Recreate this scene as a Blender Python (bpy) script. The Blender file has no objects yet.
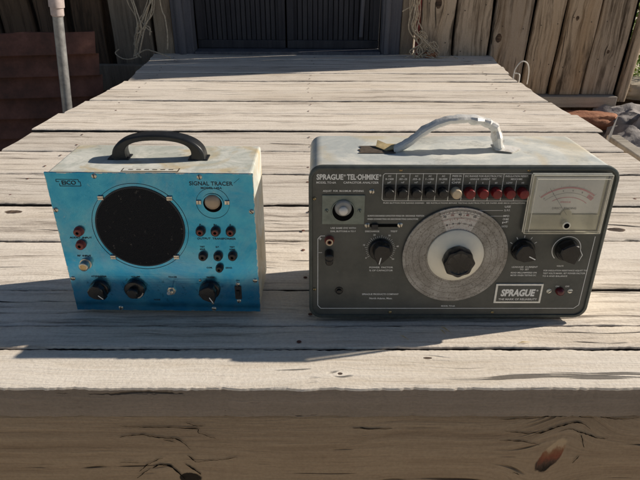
import bpy, bmesh, math, random
from mathutils import Vector, Matrix, noise as mnoise
R = math.radians
random.seed(7)
scene = bpy.context.scene
COL = scene.collection

# ------------------------------------------------------------------ node helper
class NT:
    def __init__(s, name):
        s.m = bpy.data.materials.new(name); s.m.use_nodes = True
        s.t = s.m.node_tree; s.n = s.t.nodes; s.n.clear()
        s.out = s.n.new('ShaderNodeOutputMaterial')
        s.p = s.n.new('ShaderNodeBsdfPrincipled')
        s.t.links.new(s.p.outputs[0], s.out.inputs[0])
    def put(s, sock, v):
        if v is None: return
        if isinstance(v, bpy.types.NodeSocket): s.t.links.new(v, sock)
        else:
            if sock.type == 'RGBA' and len(v) == 3: v = (*v, 1)
            sock.default_value = v
    def set(s, **k):
        for a, v in k.items(): s.put(s.p.inputs[a.replace('_', ' ')], v)
    def coord(s, kind='Object'):
        return s.n.new('ShaderNodeTexCoord').outputs[kind]
    def rnd(s): return s.n.new('ShaderNodeObjectInfo').outputs['Random']
    def ma(s, op, a, b=None, c=None, clamp=False):
        n = s.n.new('ShaderNodeMath'); n.operation = op; n.use_clamp = clamp
        s.put(n.inputs[0], a); s.put(n.inputs[1], b)
        if c is not None: s.put(n.inputs[2], c)
        return n.outputs[0]
    def vm(s, op, a, b=None):
        n = s.n.new('ShaderNodeVectorMath'); n.operation = op
        s.put(n.inputs[0], a); s.put(n.inputs[1], b)
        return n.outputs['Value'] if op in ('LENGTH', 'DISTANCE', 'DOT_PRODUCT') else n.outputs['Vector']
    def sep(s, v):
        n = s.n.new('ShaderNodeSeparateXYZ'); s.put(n.inputs[0], v); return n.outputs
    def comb(s, x=0., y=0., z=0.):
        n = s.n.new('ShaderNodeCombineXYZ')
        for i, v in enumerate((x, y, z)): s.put(n.inputs[i], v)
        return n.outputs[0]
    def noise(s, vec, scale=1., detail=4., rough=.6, dist=0.):
        n = s.n.new('ShaderNodeTexNoise'); s.put(n.inputs['Vector'], vec)
        n.inputs['Scale'].default_value = scale; n.inputs['Detail'].default_value = detail
        n.inputs['Roughness'].default_value = rough; n.inputs['Distortion'].default_value = dist
        return n.outputs['Fac']
    def vor(s, vec, scale, feature='F1'):
        n = s.n.new('ShaderNodeTexVoronoi'); n.feature = feature; s.put(n.inputs['Vector'], vec)
        n.inputs['Scale'].default_value = scale; return n.outputs['Distance']
    def ramp(s, f, stops, interp='LINEAR'):
        n = s.n.new('ShaderNodeValToRGB'); s.put(n.inputs[0], f); cr = n.color_ramp; cr.interpolation = interp
        while len(cr.elements) < len(stops): cr.elements.new(.5)
        for e, (p, c) in zip(cr.elements, stops):
            e.position = p
            if not isinstance(c, (tuple, list)): c = (c, c, c)
            e.color = (*c, 1) if len(c) == 3 else c
        return n.outputs[0]
    def mix(s, f, a, b, mode='MIX'):
        n = s.n.new('ShaderNodeMix'); n.data_type = 'RGBA'; n.blend_type = mode
        s.put(n.inputs[0], f); s.put(n.inputs[6], a); s.put(n.inputs[7], b); return n.outputs[2]
    def bump(s, h, strength=.5, dist=.001, normal=None):
        n = s.n.new('ShaderNodeBump'); s.put(n.inputs['Height'], h)
        n.inputs['Strength'].default_value = strength; n.inputs['Distance'].default_value = dist
        if normal is not None: s.put(n.inputs['Normal'], normal)
        return n.outputs[0]

def wood(name, light, mid, dark, axis='X', seed=0., knots=(), warm=None, crack=.5, bumpk=1., contrast=1., rough=.85, fineamt=1., vary=0., stain=0., linek=1., ckgate=.44, kgrad=None):
    t = NT(name)
    co = t.coord(); X, Y, Z = t.sep(co)[:3]
    if axis == 'X': A, B, Cc = X, Y, Z
    elif axis == 'Z': A, B, Cc = Z, X, Y
    else: A, B, Cc = Y, X, Z
    r = t.rnd()
    kn_mask = None; ringf = None
    b2 = B; c2 = Cc
    for kt in knots:
        ka, kb, sa, sb, kax = kt[:5]; kr = kt[5] if len(kt) > 5 else 0.      # kax: which cross axis
        src = B if kax == 'B' else Cc
        d0 = t.ma('SUBTRACT', A, ka); d1 = t.ma('SUBTRACT', src, kb); ck_, sk_ = math.cos(kr), math.sin(kr)
        da = t.ma('DIVIDE', t.ma('SUBTRACT', t.ma('MULTIPLY', d0, ck_), t.ma('MULTIPLY', d1, sk_)), sa)
        db = t.ma('DIVIDE', t.ma('ADD', t.ma('MULTIPLY', d0, sk_), t.ma('MULTIPLY', d1, ck_)), sb)
        r2 = t.ma('ADD', t.ma('MULTIPLY', da, da), t.ma('MULTIPLY', db, db))
        g = t.ma('EXPONENT', t.ma('MULTIPLY', r2, -1.))
        g2 = t.ma('EXPONENT', t.ma('MULTIPLY', r2, -.12))
        disp = t.ma('MULTIPLY', t.ma('SUBTRACT', src, kb), t.ma('MULTIPLY', g2, -.75))
        if kax == 'B': b2 = t.ma('ADD', b2, disp)
        else: c2 = t.ma('ADD', c2, disp)
        kn_mask = g if kn_mask is None else t.ma('MAXIMUM', kn_mask, g)
        ringf = g2 if ringf is None else t.ma('MAXIMUM', ringf, g2)
    off = t.ma('MULTIPLY', r, 31.7)
    a1 = t.ma('ADD', A, t.ma('ADD', off, seed)); b1 = t.ma('ADD', b2, t.ma('MULTIPLY', r, 13.3)); c1 = c2
    wob = t.ma('MULTIPLY', t.ma('SUBTRACT', t.noise(t.comb(a1, b1, c1), 3.5, 2.), .5), .035)
    b1 = t.ma('ADD', b1, wob); c1 = t.ma('ADD', c1, t.ma('MULTIPLY', wob, .6))
    def st(sa, sb): return t.comb(t.ma('MULTIPLY', a1, sa), t.ma('MULTIPLY', b1, sb), t.ma('MULTIPLY', c1, sb))
    broad = t.noise(st(1.6, 14), 1., 4., .6)
    lines = t.noise(st(2.0, 75), 1., 5., .62)
    fine = t.noise(st(14, 420), 1., 4., .75)
    patch = t.noise(t.comb(a1, b1, c1), 5., 5., .65)
    fuzz = t.noise(t.comb(a1, b1, c1), 260., 3., .6)
    f = t.ma('ADD', t.ma('MULTIPLY', broad, .34), t.ma('ADD', t.ma('ADD', t.ma('MULTIPLY', t.ma('SUBTRACT', lines, .5), .30 * linek), .15), t.ma('ADD', t.ma('ADD', t.ma('MULTIPLY', t.ma('SUBTRACT', fine, .5), .20 * fineamt), .1), t.ma('MULTIPLY', patch, .16))))
    w = .17 / contrast
    col = t.ramp(f, [(.5 - w * 1.1 - .03, dark), (.5 - w * .25 - .03, mid), (.5 + w * .55 - .03, light)])
    if warm: col = t.mix(t.ramp(t.noise(st(1.1, 9), 1., 3., .6), [(.5, 0.), (.72, .55)]), col, warm)
    col = t.mix(t.ramp(fuzz, [(.3, .25), (.62, 0.)]), col, t.mix(1., col, (.5, .47, .45), 'MULTIPLY'))
    if stain:
        col = t.mix(t.ma('MULTIPLY', t.ramp(t.noise(st(2.6, 16), 1., 5., .7), [(.52, 0.), (.66, 1.)]), stain), col, tuple(x * .45 for x in dark))
        col = t.mix(1., col, t.ramp(r, [(0., (.72, .72, .74)), (.35, (1., .98, .95)), (.7, (.85, .80, .74)), (1., (.95, .95, .97))]), 'MULTIPLY')
    if vary: col = t.mix(1., col, t.ramp(r, [(0., 1 - vary), (.5, 1.), (1., 1 - vary * .4)]), 'MULTIPLY')
    # thin dark weather checks along the grain
    cr = t.noise(st(3.2, 120), 1., 2., .5)
    gate = t.ramp(t.noise(st(1.3, 10), 1., 2.), [(ckgate, 0.), (ckgate + .16, 1.)])
    ck = t.ma('MULTIPLY', t.ramp(cr, [(.27, 1.), (.325, 0.)]), gate)
    if ringf is not None:
        ck2 = t.ma('MULTIPLY', t.ramp(t.noise(st(5., 110), 1., 1.), [(.33, 1.), (.37, 0.)]), t.ramp(ringf, [(.12, 0.), (.55, 1.)]))
        ck = t.ma('MAXIMUM', ck, ck2)
    ckl = t.ma('MULTIPLY', t.ramp(t.noise(st(.9, 55), 1., 3., .6), [(.295, 1.), (.32, 0.)]), t.ramp(t.noise(st(2.2, 6), 1., 2.), [(.42, 0.), (.5, 1.)]))
    ck = t.ma('MAXIMUM', ck, ckl)
    ck = t.ma('MULTIPLY', ck, crack, clamp=True)
    col = t.mix(ck, col, (.025, .02, .018))
    if kn_mask is not None:
        kc = t.ramp(t.ma('ADD', kn_mask, t.ma('MULTIPLY', t.ma('SUBTRACT', t.noise(t.comb(a1, b1, c1), 70., 4.), .5), .5)), [(.46, 0.), (.54, .95)])
        kcol = t.ramp(t.noise(t.comb(a1, b1, c1), 60., 4.), [(.38, (.012, .009, .008)), (.52, (.06, .035, .025)), (.68, (.17, .11, .07))])
        if kgrad:
            gv = t.ma('ADD', t.ma('MULTIPLY', t.ma('SUBTRACT', src, kgrad[0]), 1 / kgrad[1]), t.ma('MULTIPLY', t.ma('SUBTRACT', t.noise(t.comb(a1, b1, c1), 90., 5., .7), .5), .9))
            kcol = t.ramp(gv, [(.12, (.008, .006, .005)), (.35, (.09, .05, .035)), (.5, (.25, .075, .04)), (.68, (.30, .14, .07)), (.85, (.55, .40, .25))])
        col = t.mix(kc, col, kcol)
    t.set(Base_Color=col, Roughness=rough)
    t.p.inputs['Specular IOR Level'].default_value = .25
    h = t.ma('ADD', t.ma('MULTIPLY', lines, 1.1), t.ma('ADD', t.ma('MULTIPLY', fine, .55), t.ma('MULTIPLY', fuzz, .22)))
    h = t.ma('SUBTRACT', h, t.ma('MULTIPLY', ck, 1.6))
    t.set(Normal=t.bump(h, .9, .0016 * bumpk))
    return t.m

def plain(name, col, rough=.5, metal=0., spec=.5, var=.0, vscale=60., bump=0., coat=0., emit=None):
    t = NT(name)
    co = t.coord()
    if var or bump:
        nz = t.noise(co, vscale, 5., .65)
        if var:
            lo = tuple(c * (1 - var) for c in col); hi = tuple(min(1, c * (1 + var)) for c in col)
            t.set(Base_Color=t.ramp(nz, [(.3, lo), (.7, hi)]))
            t.set(Roughness=t.ramp(t.noise(co, vscale * .6, 4.), [(.3, max(0, rough - .1)), (.7, min(1, rough + .12))]))
        else: t.set(Base_Color=col, Roughness=rough)
        if bump: t.set(Normal=t.bump(nz, .6, bump))
    else: t.set(Base_Color=col, Roughness=rough)
    t.set(Metallic=metal); t.p.inputs['Specular IOR Level'].default_value = spec
    t.p.inputs['Coat Weight'].default_value = coat
    return t.m

M = {}
KX, KZ = .298, -.118
# deck boards: silver grey weathered pine
DK = [(-.583, -.523, .020, .009, 'B'), (.543, -.595, .020, .010, 'B')]
M['deck'] = wood('weathered deck wood', (.96, .87, .765), (.77, .68, .585), (.26, .215, .18), 'X', 0., DK, warm=(.78, .66, .52), crack=1., bumpk=1.7, contrast=1.55, vary=.2, linek=1.9, ckgate=.36, fineamt=2.2)
M['deck_front'] = wood('bleached front deck wood', (.92, .84, .74), (.82, .725, .61), (.50, .42, .33), 'X', 5., [(.028, -.978, .004, .003, 'B'), (.139, -.95, .007, .0022, 'B')], crack=.75, bumpk=1.3, contrast=1.0, fineamt=2., linek=1.3)
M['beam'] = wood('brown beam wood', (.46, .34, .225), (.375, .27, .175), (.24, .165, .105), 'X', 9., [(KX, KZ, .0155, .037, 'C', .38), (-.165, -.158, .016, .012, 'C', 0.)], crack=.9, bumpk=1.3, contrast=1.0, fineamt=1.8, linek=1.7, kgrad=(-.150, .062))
M['gap_shade'] = plain('board side gap shade', (.035, .028, .023), .95, var=.4, vscale=60)  # near-black board sides: the shade in the gaps is put into the colour
M['beam_top'] = wood('grey brown plank edge', (.35, .285, .23), (.27, .22, .175), (.17, .13, .10), 'X', 19., (), crack=.8, bumpk=.9, contrast=.8)
M['fence'] = wood('sun baked fence wood', (.66, .54, .42), (.42, .335, .25), (.13, .093, .065), 'Z', 3., [(.076, .80, .022, .016, 'B'), (.16, 1.13, .012, .009, 'B'), (.02, 1.30, .010, .008, 'B'), (.22, .52, .03, .016, 'B')], warm=(.50, .33, .18), crack=.9, bumpk=2.2, contrast=1.9, stain=.85, linek=1.8, ckgate=.38)
M['shed'] = wood('shed wall wood', (.42, .35, .27), (.29, .235, .18), (.13, .10, .08), 'Z', 4., (), crack=.6, bumpk=1.5, contrast=1.4, stain=.6)
M['darkwood'] = wood('old dark wood', (.17, .115, .08), (.08, .055, .04), (.03, .022, .018), 'Z', 6., (), crack=.6, bumpk=1.5, contrast=1.6, stain=.4)
M['frame'] = wood('door frame wood', (.17, .17, .19), (.11, .11, .13), (.06, .06, .07), 'Z', 8., (), crack=.4, bumpk=1.2)
M['sill'] = wood('grey sill wood', (.50, .45, .38), (.36, .32, .27), (.18, .16, .13), 'X', 12., (), crack=.5, bumpk=1.5, contrast=1.2)
M['door'] = wood('blue black door paint', (.075, .075, .085), (.048, .048, .058), (.02, .02, .024), 'Z', 2., (), crack=.2, bumpk=.8)
M['redpaint'] = plain('faded red paint', (.28, .06, .05), .8, var=.4, vscale=30)

def metal_case(name, base, worn, stain, rough=.38, metal=.35, scale=14., scratch=.25):
    t = NT(name); co = t.coord()
    n1 = t.noise(co, scale, 6., .7, .6); n2 = t.noise(co, scale * .5, 5., .6, 1.)
    n3 = t.noise(t.vm('ADD', co, (5., 3., 1.)), scale * 1.3, 6., .75)
    c = t.mix(t.ramp(n1, [(.42, 0.), (.6, 1.)]), base, worn)
    c = t.mix(t.ramp(n2, [(.50, 0.), (.64, .85)]), c, stain)
    c = t.mix(t.ramp(n3, [(.60, 0.), (.70, scratch)]), c, tuple(x * .35 for x in base))
    c = t.mix(t.ramp(t.noise(co, 220., 3., .7), [(.55, 0.), (.75, .35)]), c, tuple(x * .55 for x in base))
    t.set(Base_Color=c, Metallic=metal, Roughness=t.ramp(n1, [(.3, rough - .08), (.7, rough + .2)]))
    t.set(Normal=t.bump(t.ma('ADD', n1, t.ma('MULTIPLY', t.noise(co, 150., 4.), .3)), .3, .0008))
    return t.m
M['case_grey'] = metal_case('worn grey cabinet paint', (.56, .58, .52), (.80, .79, .72), (.62, .50, .30), metal=.05, rough=.45, scale=26., scratch=.6)
M['case_blue'] = metal_case('worn silver blue cabinet paint', (.60, .63, .61), (.86, .84, .76), (.72, .62, .44), rough=.42, metal=.05, scale=11., scratch=.45)
M['side_grey'] = plain('grey hammered side paint', (.34, .34, .33), .45, .2, var=.12, vscale=200, bump=.0002)

# blue anodised panel with wear
t = NT('blue anodised panel'); co = t.coord(); X, Y, Z = t.sep(co)[:3]
n1 = t.noise(co, 18., 6., .7); n2 = t.noise(t.comb(t.ma('MULTIPLY', X, 12.), Y, t.ma('MULTIPLY', Z, 400.)), 1., 3.)
c = t.mix(t.ramp(n1, [(.38, 0.), (.68, 1.)]), (.032, .31, .58), (.10, .47, .69))
spk = t.noise(t.vm('ADD', co, (3., 0., 1.)), 130., 4., .7)
c = t.mix(t.ramp(t.noise(t.vm('ADD', co, (7., 2., 1.)), 7., 7., .75, .8), [(.46, 0.), (.72, .55)]), c, (.34, .50, .58))
scr = t.noise(t.comb(t.ma('MULTIPLY', t.ma('ADD', X, Z), 900.), Y, t.ma('MULTIPLY', t.ma('SUBTRACT', X, Z), 14.)), 1., 2.)
c = t.mix(t.ramp(scr, [(.76, 0.), (.80, .6)]), c, (.45, .55, .6))
c = t.mix(t.ramp(spk, [(.64, 0.), (.72, .6)]), c, (.40, .50, .52))
c = t.mix(t.ramp(t.noise(t.vm('ADD', co, (1., 9., 1.)), 60., 5., .75), [(.64, 0.), (.72, .7)]), c, (.02, .07, .10))
dx = t.ma('MINIMUM', X, t.ma('SUBTRACT', .2556, X)); dz = t.ma('MINIMUM', Z, t.ma('SUBTRACT', .205, Z))
dd = t.ma('SUBTRACT', t.ma('MINIMUM', dx, dz), t.ma('MULTIPLY', t.ma('SUBTRACT', t.noise(co, 70., 5., .75), .5), .010))
c = t.mix(t.ramp(t.ma('MULTIPLY', dd, 100.), [(.02, .9), (.07, 0.)]), c, (.60, .62, .58))
kd = None
for (ku, kv) in ((.0385, .0368), (.0872, .0375), (.1885, .0368), (.136, .034)):
    e = t.ma('ADD', t.ma('ABSOLUTE', t.ma('SUBTRACT', t.vm('DISTANCE', t.comb(X, 0., Z), (ku, 0., kv)), .017)), 0.); kd = e if kd is None else t.ma('MINIMUM', kd, e)
wm = t.ma('MULTIPLY', t.ramp(t.ma('MULTIPLY', kd, 100.), [(0., 1.), (.5, 0.)]), t.ramp(t.noise(co, 160., 5., .75), [(.52, 0.), (.62, .7)]))
c = t.mix(wm, c, (.02, .09, .14))
t.set(Base_Color=c, Metallic=.86, Roughness=t.ramp(n1, [(.3, .13), (.7, .26)]), Normal=t.bump(t.ma('ADD', t.ma('MULTIPLY', n2, .5), t.noise(co, 9., 3.)), .12, .001))
M['blue'] = t.m

t = NT('charcoal green panel enamel'); co = t.coord()
n1 = t.noise(co, 22., 6., .7)
c = t.mix(t.ramp(n1, [(.35, 0.), (.7, 1.)]), (.072, .077, .072), (.112, .117, .108))
c = t.mix(t.ramp(t.noise(t.vm('ADD', co, (1., 2., 3.)), 150., 4., .75), [(.62, 0.), (.72, .5)]), c, (.20, .21, .19))
t.set(Base_Color=c, Roughness=t.ramp(t.noise(co, 30., 5.), [(.3, .30), (.7, .48)]), Metallic=.15, Normal=t.bump(t.noise(co, 400., 2.), .15, .0003))
M['panel'] = t.m
M['rim'] = plain('dark green rim enamel', (.085, .097, .09), .38, .2, var=.25, vscale=80)
M['white_ink'] = plain('white ink', (.92, .92, .88), .6, var=.12, vscale=300)
M['black_ink'] = plain('black ink', (.012, .02, .03), .6)
M['silver'] = plain('tarnished nickel', (.62, .58, .50), .3, .9, var=.3, vscale=200)
M['brass'] = plain('dull brass', (.50, .38, .20), .35, .85, var=.3, vscale=200)
M['black'] = plain('black bakelite', (.012, .012, .013), .28, 0., .5, var=.4, vscale=90)
M['black_matte'] = plain('black plastic', (.02, .02, .022), .5, var=.3, vscale=90)
M['hole'] = plain('black hole', (.004, .004, .004), .9, 0, .1)
M['handle_top'] = plain('black moulded handle', (.016, .017, .019), .38, var=.5, vscale=45, bump=.0003)
M['red_jack'] = plain('oxide red jack insulator', (.22, .045, .035), .4, var=.3, vscale=150)
M['dark_jack'] = plain('dark brown jack insulator', (.03, .022, .022), .35, var=.3, vscale=150)
M['red_btn'] = plain('red plastic button', (.19, .008, .010), .35, var=.25, vscale=120)
M['cream_btn'] = plain('cream plastic button', (.62, .50, .34), .4, var=.15, vscale=120)
M['white_skirt'] = plain('aged white skirt plastic', (.96, .90, .75), .35, var=.05, vscale=60)
M['plate'] = plain('grey green enamelled plate', (.21, .24, .21), .5, .3, var=.2, vscale=90)
M['pilot'] = plain('dark red lens', (.10, .006, .012), .15, 0, .6)
M['badge'] = plain('brushed aluminium border', (.84, .84, .80), .4, .3, var=.12, vscale=300)
M['rubber'] = plain('black rubber', (.02, .02, .02), .8)
M['bulb'] = plain('milky amber glass', (.40, .30, .20), .12, 0., .7, var=.15, vscale=60, coat=.5)
M['bulb_w'] = plain('milky white glass', (.80, .76, .70), .12, 0., .7, coat=.5)
M['card_low'] = plain('grey meter shroud', (.66, .64, .52), .45, .2, var=.12, vscale=40)
M['pink_ink'] = plain('faded pink ink', (.80, .36, .40), .7)
M['grey_ink'] = plain('faded grey ink', (.22, .22, .22), .7)
M['tape'] = None
t = NT('meter card'); co = t.coord()
t.set(Base_Color=t.ramp(t.noise(co, 30., 4.), [(.3, (.96, .95, .91)), (.7, (.98, .97, .93))]), Roughness=.6); M['card'] = t.m
t = NT('speaker grille cloth'); co = t.coord()
a = t.ma('SINE', t.ma('MULTIPLY', t.sep(co)[0], 3000.)); b = t.ma('SINE', t.ma('MULTIPLY', t.sep(co)[2], 3000.))
wv = t.ma('MULTIPLY', a, b)
c = t.mix(t.ramp(wv, [(-.2, 0.), (.6, 1.)]), (.004, .005, .007), (.030, .032, .038))
c = t.mix(t.ramp(t.noise(co, 120., 4., .75), [(.62, 0.), (.70, .8)]), c, (.11, .10, .09))
t.set(Base_Color=c, Roughness=.75, Normal=t.bump(wv, .5, .0003)); t.p.inputs['Specular IOR Level'].default_value = .2
M['grille'] = t.m
# duct tape
t = NT('silvery grey cloth tape'); co = t.coord()
n = t.noise(co, 60., 5., .7, 1.)
c = t.ramp(n, [(.3, (.52, .45, .34)), (.42, (.80, .77, .72)), (.7, (.86, .85, .82))])
t.set(Base_Color=c, Roughness=.42, Metallic=.15, Normal=t.bump(t.ma('ADD', n, t.noise(co, 300., 3.)), .4, .001)); M['tape'] = t.m
M['tape_old'] = plain('yellowed tape backing', (.55, .42, .22), .7, var=.3, vscale=90, bump=.001)
M['residue_shadow'] = plain('dark glue and shadow tone', (.10, .075, .055), .7, var=.4, vscale=150)  # old glue marks; also colours the painted handle shadow on the analyzer
# translucent dial
t = NT('brown printed dial plastic'); co = t.coord(); X, Y, Z = t.sep(co)[:3]
rr = t.ma('SQRT', t.ma('ADD', t.ma('MULTIPLY', X, X), t.ma('MULTIPLY', Z, Z)))
ang = t.ma('ARCTAN2', X, Z)
pol = t.comb(t.ma('MULTIPLY', ang, 22.), t.ma('MULTIPLY', rr, 420.), 0.)
txt = t.noise(pol, 1., 3., .7)
nz = t.noise(co, 35., 6., .75)
brown = t.ramp(nz, [(.3, (.17, .155, .135)), (.5, (.32, .30, .27)), (.72, (.50, .475, .435))])
brown = t.mix(t.ramp(txt, [(.36, .8), (.46, 0.)]), brown, (.06, .045, .035))
pale_window = t.ramp(nz, [(.3, (.52, .50, .47)), (.7, (.66, .63, .59))])  # paler window sector of the dial print
pale_window = t.mix(t.ramp(t.noise(t.comb(t.ma('MULTIPLY', ang, 30.), t.ma('MULTIPLY', rr, 300.), 4.), 1., 2.), [(.36, .7), (.42, 0.)]), pale_window, (.25, .08, .07))
sec = t.ramp(t.ma('ABSOLUTE', t.ma('ADD', ang, -.02)), [(.395, 1.), (.415, 0.)])
col = t.mix(sec, brown, pale_window)
rings = t.ma('ABSOLUTE', t.ma('SUBTRACT', t.ma('FRACT', t.ma('MULTIPLY', rr, 118.)), .5))
col = t.mix(t.ramp(rings, [(.04, .45), (.09, 0.)]), col, (.07, .05, .04))
t.set(Base_Color=col, Roughness=.16); t.p.inputs['Coat Weight'].default_value = .6; t.p.inputs['Coat Roughness'].default_value = .06
M['dial'] = t.m
# clear meter cover
t = NT('yellowing clear acrylic')
tr = t.n.new('ShaderNodeBsdfTransparent'); tr.inputs[0].default_value = (.995, .99, .965, 1)
tl = t.n.new('ShaderNodeBsdfTranslucent'); tl.inputs[0].default_value = (.95, .93, .84, 1)
gl = t.n.new('ShaderNodeBsdfGlossy'); gl.inputs['Roughness'].default_value = .05
df = t.n.new('ShaderNodeBsdfDiffuse'); df.inputs[0].default_value = (.96, .94, .86, 1)
fr = t.n.new('ShaderNodeFresnel'); fr.inputs[0].default_value = 1.49
m1 = t.n.new('ShaderNodeMixShader'); m2 = t.n.new('ShaderNodeMixShader')
t.put(m1.inputs[0], t.ramp(t.noise(t.coord(), 40., 5., .7), [(.3, .10), (.75, .24)])); t.t.links.new(tr.outputs[0], m1.inputs[1]); m3 = t.n.new('ShaderNodeMixShader'); m3.inputs[0].default_value = .5; t.t.links.new(df.outputs[0], m3.inputs[1]); t.t.links.new(tl.outputs[0], m3.inputs[2]); t.t.links.new(m3.outputs[0], m1.inputs[2])
t.t.links.new(fr.outputs[0], m2.inputs[0]); t.t.links.new(m1.outputs[0], m2.inputs[1]); t.t.links.new(gl.outputs[0], m2.inputs[2])
t.t.links.new(m2.outputs[0], t.out.inputs[0]); M['acrylic'] = t.m
M['acryl_edge'] = plain('acrylic edge glow tone', (.86, .83, .70), .15, 0, .8, var=.15, vscale=80, coat=.5)  # pale tone stands in for the glow along clear plastic edges
M['vine'] = plain('dry pale stem', (.60, .50, .37), .8, var=.35, vscale=120)
M['wire'] = plain('white plastic coated wire', (.72, .70, .66), .5)
M['pipe'] = plain('galvanised pipe', (.30, .30, .30), .5, .45, var=.35, vscale=35, bump=.0006)
M['collar'] = plain('pale pink plastic coupling', (.50, .42, .40), .5, var=.2, vscale=50)
t = NT('rusted corrugated iron'); co = t.coord()
n = t.noise(co, 9., 6., .7); c = t.ramp(n, [(.3, (.07, .038, .030)), (.5, (.14, .062, .046)), (.7, (.22, .10, .075))])
t.set(Base_Color=c, Roughness=.75, Metallic=.2, Normal=t.bump(t.noise(co, 60., 5.), .5, .002)); M['rust'] = t.m
t = NT('dry dirt'); co = t.coord('Object')
n = t.noise(co, 2.2, 8., .7); n2 = t.noise(co, 40., 6., .75)
c = t.mix(n2, t.ramp(n, [(.3, (.60, .51, .40)), (.7, (.76, .66, .54))]), (.68, .59, .47))
t.set(Base_Color=c, Roughness=.95, Normal=t.bump(t.ma('ADD', n2, t.vor(co, 60.)), .8, .01)); M['dirt'] = t.m
def stone(name, a, b):
    t = NT(name); co = t.coord(); n = t.noise(co, 14., 7., .7)
    t.set(Base_Color=t.ramp(n, [(.3, a), (.7, b)]), Roughness=.9, Normal=t.bump(t.noise(co, 45., 6., .7), .8, .006)); return t.m
M['stone'] = stone('grey stone', (.24, .22, .215), (.50, .46, .44))
M['redstone'] = stone('orange red stone', (.26, .095, .05), (.48, .23, .13))
M['palestone'] = stone('tan stone', (.36, .30, .22), (.55, .47, .36))
t = NT('sunlit leaf'); co = t.coord(); n = t.noise(co, 25., 3.)
t.set(Base_Color=t.ramp(n, [(.3, (.16, .28, .04)), (.55, (.36, .48, .08)), (.75, (.58, .62, .14))]), Roughness=.6); M['leaf'] = t.m
M['stem'] = plain('brown twig', (.12, .08, .05), .85)

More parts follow.
